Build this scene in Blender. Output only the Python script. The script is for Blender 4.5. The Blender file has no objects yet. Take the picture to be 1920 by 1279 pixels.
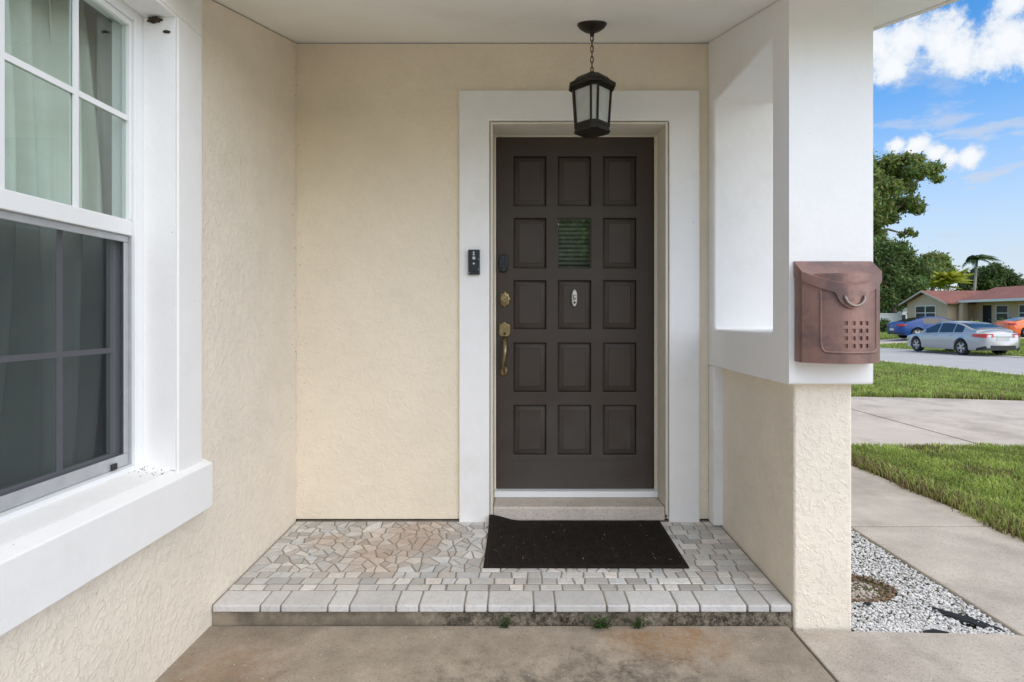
import bpy, bmesh, math, random
import numpy as np
from mathutils import Vector, Matrix
R = math.radians
random.seed(7); np.random.seed(7)
S = bpy.context.scene
COL = S.collection
# ------------------------------------------------------------------ camera, sky, sun, exposure
CZ, F, CXP, CYP = 1.225, 1067.0, 972.0, 595.0      # eye height, focal length and vanishing point of the 1920 px photograph
cam_d = bpy.data.cameras.new('camera'); cam = bpy.data.objects.new('camera', cam_d); COL.objects.link(cam)
cam.location = (0, 0, CZ); cam.rotation_euler = (R(90), 0, 0)
cam_d.sensor_width = 36; cam_d.lens = 36*F/1920
cam_d.shift_x = -(CXP-960)/1920; cam_d.shift_y = (CYP-639.5)/1920
cam_d.clip_start = .02; cam_d.clip_end = 4000
S.camera = cam
SUN_EL, SUN_AZ = 33, 140                            # azimuth clockwise from +Y: behind the camera, to the right
wd = bpy.data.worlds.new('World'); S.world = wd; wd.use_nodes = True
def build_world():
    nt = wd.node_tree; N = nt.nodes; L = nt.links; N.clear()
    out = N.new('ShaderNodeOutputWorld'); bg = N.new('ShaderNodeBackground'); bg.inputs[1].default_value = .089
    sky = N.new('ShaderNodeTexSky'); sky.sky_type = 'NISHITA'; sky.sun_disc = False
    sky.sun_elevation = R(SUN_EL); sky.sun_rotation = R(SUN_AZ); sky.air_density = 1.0; sky.dust_density = .05; sky.ozone_density = 4.0
    tc = N.new('ShaderNodeTexCoord'); D = tc.outputs['Generated']
    def math_(op, a, b=None, c=None, clamp=False):
        n = N.new('ShaderNodeMath'); n.operation = op; n.use_clamp = clamp
        for i, v in enumerate((a, b, c)):
            if v is None: continue
            if isinstance(v, (int, float)): n.inputs[i].default_value = v
            else: L.new(v, n.inputs[i])
        return n.outputs[0]
    def ramp(v, a, b, c=0., d=1.):
        n = N.new('ShaderNodeMapRange'); n.interpolation_type = 'SMOOTHSTEP'
        n.inputs[1].default_value = a; n.inputs[2].default_value = b; n.inputs[3].default_value = c; n.inputs[4].default_value = d
        L.new(v, n.inputs[0]); return n.outputs[0]
    def noise(vec, sc, det, rough=.55):
        n = N.new('ShaderNodeTexNoise'); n.inputs['Scale'].default_value = sc; n.inputs['Detail'].default_value = det; n.inputs['Roughness'].default_value = rough
        L.new(vec, n.inputs['Vector']); return n.outputs[0]
    sep = N.new('ShaderNodeSeparateXYZ'); L.new(D, sep.inputs[0])
    # heaped clouds: groups of round heads with a broken edge, spread round the sky
    puffs = []
    def px(x, y, r):
        v = Vector((x-CXP, F, CYP-y)); l = v.length; v /= l; puffs.append((v, r/l))
    for a in ((1650,95,52),(1712,66,56),(1675,130,30),(1760,72,56),(1800,98,46),(1852,96,46),(1893,70,62),(1935,95,50),(1905,8,38),(1960,40,60),(1682,271,17),(1707,284,16),(1724,271,24),(1752,287,21),(1782,297,17),(1817,294,22)): px(*a)
    rr = random.Random(5)
    for k in range(9):
        az = R(90+k*33+rr.uniform(-8, 8)); el = R(rr.uniform(14, 38))
        for j in range(3):
            a2 = az+rr.uniform(-.12, .12); e2 = el+rr.uniform(-.02, .03)
            puffs.append((Vector((math.sin(a2)*math.cos(e2), math.cos(a2)*math.cos(e2), math.sin(e2))), rr.uniform(.03, .06)))
    acc = None
    for c, r in puffs:
        n = N.new('ShaderNodeVectorMath'); n.operation = 'DISTANCE'; L.new(D, n.inputs[0]); n.inputs[1].default_value = c
        m = math_('SUBTRACT', 1.0, math_('DIVIDE', n.outputs['Value'], r*1.16))
        acc = m if acc is None else math_('SMOOTH_MAX', acc, m, .25)
    n1 = noise(D, 34, 9, .66); n2 = noise(D, 9, 5)
    dens = math_('ADD', acc, math_('MULTIPLY', math_('SUBTRACT', n1, .5), 2.5))
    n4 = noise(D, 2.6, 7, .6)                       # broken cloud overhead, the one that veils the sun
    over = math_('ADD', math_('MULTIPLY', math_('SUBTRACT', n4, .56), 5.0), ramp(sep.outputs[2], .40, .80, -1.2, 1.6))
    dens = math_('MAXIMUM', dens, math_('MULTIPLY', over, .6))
    mask = ramp(dens, -.05, .60)
    # thin low cloud, drawn out along a layer above the ground
    zc = math_('MAXIMUM', sep.outputs[2], .02)
    dv = N.new('ShaderNodeCombineXYZ'); h = math_('ADD', zc, .10)
    L.new(math_('DIVIDE', sep.outputs[0], h), dv.inputs[0]); L.new(math_('DIVIDE', sep.outputs[1], h), dv.inputs[1])
    n3 = noise(dv.outputs[0], 2.6, 9, .62)
    veil = math_('MULTIPLY', ramp(n3, .46, .66), .8)
    low = math_('MULTIPLY', ramp(zc, .0, .38, 1., 0.), .88)
    thin = math_('MAXIMUM', math_('MULTIPLY', veil, ramp(zc, .20, .42, 1., .12)), low)
    col = N.new('ShaderNodeMix'); col.data_type = 'RGBA'; L.new(thin, col.inputs[0])
    hs = N.new('ShaderNodeHueSaturation'); hs.inputs['Saturation'].default_value = 1.25; hs.inputs['Value'].default_value = 1.15
    L.new(sky.outputs[0], hs.inputs['Color']); L.new(hs.outputs[0], col.inputs[6]); col.inputs[7].default_value = (3.2, 3.4, 3.9, 1)
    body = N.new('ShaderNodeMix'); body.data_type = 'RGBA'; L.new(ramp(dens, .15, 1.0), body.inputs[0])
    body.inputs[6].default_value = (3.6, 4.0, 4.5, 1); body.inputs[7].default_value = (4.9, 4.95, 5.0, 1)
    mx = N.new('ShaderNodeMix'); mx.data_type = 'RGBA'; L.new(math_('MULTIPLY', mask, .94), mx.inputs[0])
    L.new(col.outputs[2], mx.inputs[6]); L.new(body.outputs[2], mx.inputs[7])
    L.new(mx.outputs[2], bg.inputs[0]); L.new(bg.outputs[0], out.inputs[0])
build_world()
sd = bpy.data.lights.new('sun', 'SUN'); sd.energy = 1.35; sd.angle = R(85); sd.color = (1, .91, .79)
sun = bpy.data.objects.new('sun', sd); COL.objects.link(sun)
sv = Vector((math.sin(R(SUN_AZ))*math.cos(R(SUN_EL)), math.cos(R(SUN_AZ))*math.cos(R(SUN_EL)), math.sin(R(SUN_EL))))
sun.rotation_euler = sv.to_track_quat('Z', 'Y').to_euler(); sun.location = (6, -12, 14)
S.view_settings.view_transform = 'Standard'; S.view_settings.look = 'None'; S.view_settings.gamma = 1
S.view_settings.exposure = 1.18
S.render.engine = 'CYCLES'; S.cycles.max_bounces = 9; S.cycles.diffuse_bounces = 5; S.cycles.transparent_max_bounces = 16
# ------------------------------------------------------------------ materials
def M(name, col, rough=.6, metal=0., var=0., vscale=4., bump=0., bscale=60., bdist=.003, spec=.5, extra=None, det=4, coat=0.):
    m = bpy.data.materials.new(name); m.use_nodes = True
    nt = m.node_tree; N = nt.nodes; L = nt.links; p = N['Principled BSDF']
    p.inputs['Roughness'].default_value = rough; p.inputs['Metallic'].default_value = metal; p.inputs['Specular IOR Level'].default_value = spec
    p.inputs['Coat Weight'].default_value = coat; p.inputs['Coat Roughness'].default_value = .06
    p.inputs['Base Color'].default_value = (*col, 1)
    g = N.new('ShaderNodeNewGeometry'); ctx = dict(N=N, L=L, p=p, pos=g.outputs['Position'], nt=nt)
    csock = None
    if var:
        n = N.new('ShaderNodeTexNoise'); n.inputs['Scale'].default_value = vscale; n.inputs['Detail'].default_value = det; n.inputs['Roughness'].default_value = .6
        L.new(g.outputs['Position'], n.inputs['Vector'])
        mx = N.new('ShaderNodeMix'); mx.data_type = 'RGBA'
        r = N.new('ShaderNodeMapRange'); r.inputs[1].default_value = .3; r.inputs[2].default_value = .7; L.new(n.outputs[0], r.inputs[0]); L.new(r.outputs[0], mx.inputs[0])
        mx.inputs[6].default_value = (*[c*(1-var) for c in col], 1); mx.inputs[7].default_value = (*[min(1, c*(1+var)) for c in col], 1)
        L.new(mx.outputs[2], p.inputs['Base Color']); csock = mx.outputs[2]
    ctx['col'] = csock
    if bump:
        n = N.new('ShaderNodeTexNoise'); n.inputs['Scale'].default_value = bscale; n.inputs['Detail'].default_value = 5; L.new(g.outputs['Position'], n.inputs['Vector'])
        b = N.new('ShaderNodeBump'); b.inputs['Strength'].default_value = bump; b.inputs['Distance'].default_value = bdist
        L.new(n.outputs[0], b.inputs['Height']); L.new(b.outputs[0], p.inputs['Normal'])
    if extra: extra(ctx)
    return m
def nz(c, sc, det=4, rough=.55, vec=None, dist=0.):
    n = c['N'].new('ShaderNodeTexNoise'); n.inputs['Scale'].default_value = sc; n.inputs['Detail'].default_value = det; n.inputs['Roughness'].default_value = rough; n.inputs['Distortion'].default_value = dist
    c['L'].new(vec or c['pos'], n.inputs['Vector']); return n.outputs[0]
def rg(c, v, a, b, lo=0., hi=1.):
    n = c['N'].new('ShaderNodeMapRange'); n.interpolation_type = 'SMOOTHSTEP'
    for i, x in enumerate((a, b, lo, hi)): n.inputs[i+1].default_value = x
    c['L'].new(v, n.inputs[0]); return n.outputs[0]
def mt(c, op, a, b):
    n = c['N'].new('ShaderNodeMath'); n.operation = op
    for i, v in enumerate((a, b)):
        if isinstance(v, (int, float)): n.inputs[i].default_value = v
        else: c['L'].new(v, n.inputs[i])
    return n.outputs[0]
def tint(c, fac, col, mode='MIX'):
    mx = c['N'].new('ShaderNodeMix'); mx.data_type = 'RGBA'; mx.blend_type = mode
    if isinstance(fac, (int, float)): mx.inputs[0].default_value = fac
    else: c['L'].new(fac, mx.inputs[0])
    if c['col'] is not None: c['L'].new(c['col'], mx.inputs[6])
    else: mx.inputs[6].default_value = c['p'].inputs['Base Color'].default_value
    if isinstance(col, tuple): mx.inputs[7].default_value = (*col, 1)
    else: c['L'].new(col, mx.inputs[7])
    c['col'] = mx.outputs[2]; c['L'].new(c['col'], c['p'].inputs['Base Color'])
def blob(c, x, y, z, r, amp=.6, sc=9.):          # a stain of ragged outline round one spot
    d = c['N'].new('ShaderNodeVectorMath'); d.operation = 'DISTANCE'; c['L'].new(c['pos'], d.inputs[0]); d.inputs[1].default_value = (x, y, z)
    e = mt(c, 'ADD', mt(c, 'DIVIDE', d.outputs['Value'], r), mt(c, 'MULTIPLY', mt(c, 'SUBTRACT', nz(c, sc, 5), .5), amp*2))
    return rg(c, e, .25, 1.05, 1., 0.)
def bump2(c, h, strength, dist):
    b = c['N'].new('ShaderNodeBump'); b.inputs['Strength'].default_value = strength; b.inputs['Distance'].default_value = dist
    c['L'].new(h, b.inputs['Height']); c['L'].new(b.outputs[0], c['p'].inputs['Normal'])
def stucco_x(strength, worm, dirt=.5, dist=.0045):
    def f(c):
        v = c['N'].new('ShaderNodeTexVoronoi'); v.feature = 'DISTANCE_TO_EDGE'; v.inputs['Scale'].default_value = 35
        mxv = c['N'].new('ShaderNodeVectorMath'); mxv.operation = 'MULTIPLY_ADD'
        n = c['N'].new('ShaderNodeTexNoise'); n.inputs['Scale'].default_value = 14; n.inputs['Detail'].default_value = 3; c['L'].new(c['pos'], n.inputs['Vector'])
        c['L'].new(n.outputs['Color'], mxv.inputs[0]); mxv.inputs[1].default_value = (.13, .13, .13); c['L'].new(c['pos'], mxv.inputs[2])
        c['L'].new(mxv.outputs[0], v.inputs['Vector'])
        ridge = rg(c, v.outputs['Distance'], 0., .10)
        plates = rg(c, nz(c, 36, 3, .5, dist=.6), .42, .62)
        fine = nz(c, 190, 4, .6)
        h = mt(c, 'ADD', mt(c, 'MULTIPLY', mt(c, 'MULTIPLY', ridge, plates), worm), mt(c, 'MULTIPLY', fine, .34))
        h = mt(c, 'ADD', h, mt(c, 'MULTIPLY', nz(c, 5, 2), .8))
        bump2(c, h, strength, dist)
        sp = rg(c, nz(c, 75, 2, .5), .715, .76)
        tint(c, mt(c, 'MULTIPLY', sp, .35*dirt), (.14, .11, .07))
        smear = rg(c, nz(c, 2.3, 8, .74), .48, .74)
        tint(c, mt(c, 'MULTIPLY', smear, .11*dirt), (.42, .36, .27))
    return f
CREAM = (.84, .745, .59)
m_cream = M('cream_stucco', CREAM, .88, var=.035, vscale=3, spec=.2, extra=stucco_x(.46, .8, .8))
m_cream_rough = M('cream_rough_stucco', (.84, .76, .64), .9, var=.04, vscale=4, spec=.2, extra=stucco_x(.50, .8, 1.0, .0045))
def white_x(c):
    h = mt(c, 'ADD', mt(c, 'MULTIPLY', nz(c, 22, 4), .8), mt(c, 'MULTIPLY', nz(c, 160, 3), .3)); bump2(c, h, .6, .003)
    tint(c, mt(c, 'MULTIPLY', rg(c, nz(c, 2.1, 8, .72), .50, .78), .26), (.55, .52, .46))
    tint(c, mt(c, 'MULTIPLY', rg(c, nz(c, 55, 2), .765, .80), .55), (.12, .10, .08))
m_white = M('white_paint', (.87, .865, .85), .62, var=.015, vscale=6, spec=.3, extra=white_x)
def ceil_x(c):
    bump2(c, mt(c, 'ADD', nz(c, 40, 4), mt(c, 'MULTIPLY', nz(c, 4, 3), 1.5)), .3, .004)
    tint(c, mt(c, 'MULTIPLY', rg(c, nz(c, 1.7, 8, .72), .54, .76), .22), (.55, .50, .42))
m_ceil = M('ceiling_paint', (.88, .87, .83), .75, var=.03, vscale=1.5, spec=.2, extra=ceil_x)
m_frame = M('cream_frame_paint', (.78, .72, .58), .42, var=.02, vscale=9, bump=.1, bscale=30)
def door_x(c):
    mp = c['N'].new('ShaderNodeMapping'); mp.inputs['Scale'].default_value = (60, 60, 3); c['L'].new(c['pos'], mp.inputs[0])
    g = nz(c, 1.0, 5, .6, vec=mp.outputs[0]); h = mt(c, 'ADD', mt(c, 'MULTIPLY', g, .7), mt(c, 'MULTIPLY', nz(c, 90, 3), .3)); bump2(c, h, .35, .0016)
    tint(c, mt(c, 'MULTIPLY', rg(c, nz(c, 3.5, 8, .7), .5, .8), .25), (.085, .08, .075))
    tint(c, mt(c, 'MULTIPLY', blob(c, .3, 3.3, .27, .55, .7, 7), .16), (.15, .16, .17))
m_door = M('dark_brown_door_paint', (.055, .042, .032), .5, spec=.32, var=.08, vscale=5, extra=door_x)
def conc_x(dirt, specks=True, rust=()):
    def f(c):
        h = mt(c, 'ADD', nz(c, 120, 5, .7), mt(c, 'MULTIPLY', nz(c, 14, 3), .6)); bump2(c, h, .5, .003)
        tint(c, mt(c, 'MULTIPLY', rg(c, nz(c, 1.1, 8, .72), .44, .68), dirt), (.13, .10, .075))
        tint(c, mt(c, 'MULTIPLY', rg(c, nz(c, 150, 4, .7), .50, .70), .55), (.10, .08, .062)); tint(c, mt(c, 'MULTIPLY', rg(c, nz(c, 170, 4, .7), .57, .72), .40), (.55, .48, .40))
        for (x, y, r, a, cl) in rust: tint(c, mt(c, 'MULTIPLY', mt(c, 'MULTIPLY', blob(c, x, y, 0, r, .8, 14), rg(c, nz(c, 45, 6, .75), .30, .62)), a), cl)
        if specks:
            v = c['N'].new('ShaderNodeTexVoronoi'); v.inputs['Scale'].default_value = 40; c['L'].new(c['pos'], v.inputs['Vector'])
            k = mt(c, 'MULTIPLY', rg(c, v.outputs['Distance'], .07, .13, 1, 0), rg(c, nz(c, 33, 1), .54, .58))
            tint(c, mt(c, 'MULTIPLY', k, .7), (.70, .66, .58))
    return f
m_walk = M('tan_weathered_concrete', (.36, .305, .24), .9, var=.2, vscale=7, spec=.25, extra=conc_x(.46, True, ((.58, 2.15, .20, .55, (.33, .17, .06)), (.42, 2.16, .14, .5, (.33, .18, .07)), (.72, 2.15, .12, .4, (.33, .18, .07)), (-1.0, 1.95, .25, .4, (.32, .18, .08)), (.35, 1.75, .42, .8, (.085, .07, .055)), (-.1, 1.72, .35, .7, (.085, .07, .055)), (-.95, 1.6, .35, .6, (.10, .08, .06)))))
m_path = M('pale_concrete_path', (.55, .485, .41), .88, var=.16, vscale=3.5, spec=.25, extra=conc_x(.36, True))
m_drive = M('pale_driveway_concrete', (.63, .55, .47), .88, var=.08, vscale=1.5, spec=.25, extra=conc_x(.38, False))
m_road = M('grey_road_asphalt', (.48, .46, .44), .9, var=.08, vscale=.8, spec=.25, bump=.5, bscale=60, bdist=.006)
m_kerb = M('kerb_concrete', (.58, .54, .47), .9, var=.1, vscale=2, bump=.4, bscale=50)
def riser_x(c):
    h = mt(c, 'ADD', nz(c, 140, 5, .7), mt(c, 'MULTIPLY', nz(c, 30, 4), .8)); bump2(c, h, .7, .004)
    tint(c, mt(c, 'MULTIPLY', rg(c, nz(c, 5, 8, .75), .40, .60), .55), (.07, .06, .045))
    for x in (-.15, .25, .62, .98, .1, .8):
        tint(c, mt(c, 'MULTIPLY', mt(c, 'MULTIPLY', blob(c, x, 2.26, .02, .26, 1.1, 30), rg(c, nz(c, 48, 8, .8), .36, .66)), .88), (.02, .018, .012))
m_riser = M('mossy_concrete', (.30, .255, .195), .92, var=.15, vscale=9, spec=.2, extra=riser_x)
m_step = M('doorstep_concrete', (.60, .54, .47), .8, var=.08, vscale=10, spec=.3, extra=conc_x(.25, False))
def grout_x(c):
    h = nz(c, 160, 4, .7); bump2(c, h, .6, .003)
    tint(c, mt(c, 'MULTIPLY', rg(c, nz(c, 4, 6, .7), .5, .7), .5), (.16, .13, .10))
m_grout = M('tile_grout', (.33, .295, .25), .95, var=.12, vscale=10, spec=.15, extra=grout_x)
def marble_x(c):
    a = c['N'].new('ShaderNodeAttribute'); a.attribute_name = 'tint'
    c['col'] = a.outputs['Color']
    w = c['N'].new('ShaderNodeTexNoise'); w.inputs['Scale'].default_value = 9; w.inputs['Detail'].default_value = 9; w.inputs['Roughness'].default_value = .65; w.inputs['Distortion'].default_value = 2.2; c['L'].new(c['pos'], w.inputs['Vector'])
    v = mt(c, 'ABSOLUTE', mt(c, 'SUBTRACT', w.outputs[0], .5), 0)
    tint(c, mt(c, 'MULTIPLY', rg(c, v, .0, .045, 1, 0), .30), (.33, .34, .36))
    tint(c, mt(c, 'MULTIPLY', rg(c, nz(c, 2.6, 8, .72), .45, .72), .24), (.33, .29, .24))
    for (x, y, r, k) in ((-.62, 2.82, .36, .34), (-.98, 2.85, .12, .4), (-.45, 2.98, .25, .3), (-.75, 2.62, .2, .22)):
        tint(c, mt(c, 'MULTIPLY', blob(c, x, y, .1, r, .5, 6), k), (.44, .25, .135))
    bump2(c, nz(c, 80, 4, .6), .2, .0015)
    c['L'].new(rg(c, nz(c, 12, 5), .3, .7, .38, .62), c['p'].inputs['Roughness'])
m_marble = M('marble_tile', (.6, .58, .54), .5, extra=marble_x)
m_rubber = M('black_rubber_mat', (.017, .0125, .010), .93, var=.4, vscale=30, bump=.6, bscale=220, bdist=.002, spec=.25)
m_lint = M('pale_lint', (.45, .42, .36), .9)
m_iron = M('bronze_black_iron', (.022, .017, .012), .5, metal=.35, var=.4, vscale=30, bump=.3, bscale=120)
m_chain = M('aged_chain_bronze', (.09, .055, .025), .45, metal=.6, var=.4, vscale=60)
m_brass = M('antique_brass', (.30, .22, .11), .34, metal=.9, var=.3, vscale=40, bump=.15, bscale=90)
m_nickel = M('satin_nickel', (.62, .60, .56), .28, metal=.95, var=.08, vscale=60)
m_black = M('black_plastic', (.012, .012, .014), .38)
m_blackgl = M('black_gloss', (.006, .006, .007), .12)
m_grey_led = M('pale_button', (.55, .55, .55), .35)
def copper_x(c):
    tint(c, mt(c, 'MULTIPLY', rg(c, nz(c, 9, 7, .7), .46, .66), .7), (.125, .085, .085))
    tint(c, mt(c, 'MULTIPLY', rg(c, nz(c, 30, 5, .7), .56, .7), .4), (.42, .23, .17))
    bump2(c, nz(c, 150, 4, .6), .25, .0015)
m_copper = M('aged_copper', (.27, .155, .13), .4, metal=.35, var=.18, vscale=6, extra=copper_x)
m_copper_d = M('copper_hole_shadow_back', (.10, .055, .045), .7)
m_pewter = M('pewter_handle', (.30, .25, .22), .4, metal=.6, var=.15, vscale=40)
m_vinyl = M('white_vinyl', (.82, .83, .83), .35, var=.015, vscale=8)
m_alu = M('grey_aluminium', (.46, .47, .48), .42, metal=.25, var=.08, vscale=20)
m_darkgap = M('dark_gasket', (.03, .03, .03), .8)
def glass_mat(name, tintc, refl=1.0, rough=.0, haze=0., hazecol=(.3, .3, .3)):
    m = bpy.data.materials.new(name); m.use_nodes = True; N = m.node_tree.nodes; L = m.node_tree.links; N.clear()
    o = N.new('ShaderNodeOutputMaterial'); t = N.new('ShaderNodeBsdfTransparent'); t.inputs[0].default_value = (*tintc, 1)
    g = N.new('ShaderNodeBsdfGlossy'); g.inputs['Roughness'].default_value = rough; g.inputs[0].default_value = (.95, 1, .97, 1)
    f = N.new('ShaderNodeLayerWeight'); f.inputs[0].default_value = .5
    pw = N.new('ShaderNodeMath'); pw.operation = 'POWER'; L.new(f.outputs['Facing'], pw.inputs[0]); pw.inputs[1].default_value = 4.
    sc = N.new('ShaderNodeMath'); sc.operation = 'MULTIPLY_ADD'; L.new(pw.outputs[0], sc.inputs[0]); sc.inputs[1].default_value = .9; sc.inputs[2].default_value = .045
    k = N.new('ShaderNodeMath'); k.operation = 'MULTIPLY'; L.new(sc.outputs[0], k.inputs[0]); k.inputs[1].default_value = refl; k.use_clamp = True
    mx = N.new('ShaderNodeMixShader'); L.new(k.outputs[0], mx.inputs[0]); L.new(t.outputs[0], mx.inputs[1]); L.new(g.outputs[0], mx.inputs[2])
    last = mx.outputs[0]
    if haze:
        d = N.new('ShaderNodeBsdfDiffuse'); d.inputs[0].default_value = (*hazecol, 1); m2 = N.new('ShaderNodeMixShader'); m2.inputs[0].default_value = haze
        L.new(last, m2.inputs[1]); L.new(d.outputs[0], m2.inputs[2]); last = m2.outputs[0]
    L.new(last, o.inputs[0]); return m
m_glass = glass_mat('window_glass', (.82, .91, .86), 1.8)
m_doorglass = glass_mat('door_glass', (.75, .82, .75), 6.0)
m_screen = glass_mat('insect_screen', (.50, .50, .52), .15, .4, .30, (.045, .047, .055))
m_frost = M('frosted_lantern_glass', (.62, .64, .60), .55, var=.08, vscale=20)
m_frost.node_tree.nodes['Principled BSDF'].inputs['Transmission Weight'].default_value = .25
m_carglass = M('car_glass', (.018, .02, .022), .06, spec=.8)
def curtain_mat():
    m = M('sheer_curtain', (.90, .90, .86), .9, var=.05, vscale=10); N = m.node_tree.nodes; L = m.node_tree.links; p = N['Principled BSDF']; o = [n for n in N if n.type == 'OUTPUT_MATERIAL'][0]
    t = N.new('ShaderNodeBsdfTransparent'); x = N.new('ShaderNodeMixShader'); x.inputs[0].default_value = .16
    L.new(p.outputs[0], x.inputs[1]); L.new(t.outputs[0], x.inputs[2]); L.new(x.outputs[0], o.inputs[0]); return m
m_curtain = curtain_mat()
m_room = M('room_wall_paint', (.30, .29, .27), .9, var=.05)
m_blind = M('blind_slat', (.13, .13, .11), .6)
m_mud = M('dried_mud', (.05, .035, .022), .95, var=.4, vscale=60, bump=.8, bscale=130, bdist=.004)
m_fabric = M('black_ground_fabric', (.012, .012, .013), .85, var=.3, vscale=60, bump=.6, bscale=150)
m_soil = M('soil_and_dry_turf', (.10, .105, .04), .95, var=.4, vscale=2.0, bump=.7, bscale=25, bdist=.02, det=8)
def lawn_x(c):
    tint(c, rg(c, nz(c, .45, 8, .7), .55, .75), (.15, .135, .05))
    tint(c, mt(c, 'MULTIPLY', rg(c, nz(c, 14, 6, .7), .48, .7), .6), (.035, .075, .012))
m_lawn = M('lawn_turf', (.12, .20, .04), .95, var=.3, vscale=3, bump=.9, bscale=20, bdist=.03, spec=.1, extra=lawn_x, det=8)
def leafmat(name, col, tr=.35, use_attr=True, rough=.55):
    m = bpy.data.materials.new(name); m.use_nodes = True; N = m.node_tree.nodes; L = m.node_tree.links; N.clear()
    o = N.new('ShaderNodeOutputMaterial'); p = N.new('ShaderNodeBsdfPrincipled'); p.inputs['Roughness'].default_value = rough; p.inputs['Specular IOR Level'].default_value = .3
    t = N.new('ShaderNodeBsdfTranslucent'); x = N.new('ShaderNodeMixShader'); x.inputs[0].default_value = tr
    a = N.new('ShaderNodeAttribute'); a.attribute_name = 'tint'
    mx = N.new('ShaderNodeMix'); mx.data_type = 'RGBA'; mx.blend_type = 'MULTIPLY'; mx.inputs[0].default_value = 1; mx.inputs[6].default_value = (*col, 1); L.new(a.outputs['Color'], mx.inputs[7])
    L.new(mx.outputs[2], p.inputs['Base Color']); L.new(mx.outputs[2], t.inputs[0])
    L.new(p.outputs[0], x.inputs[1]); L.new(t.outputs[0], x.inputs[2]); L.new(x.outputs[0], o.inputs[0]); return m
m_grass = leafmat('grass_blade', (1, 1, 1), .4)
m_leaf = leafmat('oak_leaf', (.24, .30, .085), .45)
m_leaf2 = leafmat('dark_leaf', (.125, .185, .055), .4)
m_leaf3 = leafmat('yellow_green_frond', (.46, .48, .06), .4)
m_leaf4 = leafmat('palm_frond', (.11, .16, .06), .35)
m_weed = leafmat('weed_leaf', (.05, .09, .025), .3)
m_bark = M('bark', (.12, .095, .07), .95, var=.3, vscale=3, bump=.8, bscale=9, bdist=.03)
m_palmbark = M('palm_bark', (.30, .27, .23), .95, var=.2, vscale=3, bump=.6, bscale=9, bdist=.02)
def pebble_x(c):
    a = c['N'].new('ShaderNodeAttribute'); a.attribute_name = 'tint'; c['col'] = a.outputs['Color']; tint(c, mt(c, 'MULTIPLY', nz(c, 90, 3), .25), (.3, .28, .26))
m_pebble = M('white_marble_chip', (.7, .69, .67), .7, extra=pebble_x)
m_tan = M('tan_house_stucco', (.66, .47, .31), .9, var=.05, vscale=1, bump=.4, bscale=12, bdist=.01)
def shingle_x(c):
    b = c['N'].new('ShaderNodeTexBrick'); b.inputs['Scale'].default_value = 2.2; b.inputs['Mortar Size'].default_value = .012
    b.inputs['Color1'].default_value = (.30, .115, .085, 1); b.inputs['Color2'].default_value = (.22, .085, .065, 1); b.inputs['Mortar'].default_value = (.12, .05, .04, 1)
    mp = c['N'].new('ShaderNodeMapping'); mp.inputs['Rotation'].default_value = (0, 0, R(90)); c['L'].new(c['pos'], mp.inputs[0]); c['L'].new(mp.outputs[0], b.inputs[0])
    tint(c, 1.0, b.outputs[0]); tint(c, mt(c, 'MULTIPLY', rg(c, nz(c, .8, 6), .4, .7), .3), (.36, .17, .13))
m_shingle = M('red_brown_shingle', (.3, .12, .09), .9, extra=shingle_x)
m_roof = M('grey_shingle', (.16, .15, .14), .9, var=.2, vscale=8, bump=.5, bscale=20, bdist=.01)
m_trimw = M('white_fascia', (.78, .76, .72), .6, var=.03)
m_rake = M('weathered_rake_paint', (.56, .50, .43), .7, var=.05)
m_farglass = M('house_window_glass', (.025, .035, .035), .2, spec=.25)
m_fence = M('white_vinyl_fence', (.78, .78, .77), .5, var=.03, vscale=2)
m_tyre = M('tyre_rubber', (.014, .014, .014), .85)
m_rim = M('alloy_rim', (.52, .53, .54), .32, metal=.8)
m_rimdark = M('rim_shadow', (.03, .03, .03), .6)
def paint(name, col, metal=.35): return M(name, col, .32, metal=metal, var=.03, vscale=20, coat=.55)
m_silver = paint('silver_car_paint', (.42, .425, .43), .45); m_blue = M('blue_car_paint', (.004, .05, .22), .4, metal=.1, coat=.15); m_orange = paint('orange_car_paint', (.85, .17, .035), .1)
m_tail = M('tail_lamp_red', (.50, .012, .02), .15, coat=.6); m_lampw = M('clear_lamp', (.75, .75, .75), .15); m_plate = M('number_plate', (.6, .6, .58), .5)
m_carblack = M('car_black_trim', (.015, .015, .016), .5); m_chrome = M('chrome', (.75, .75, .76), .12, metal=1)
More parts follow.
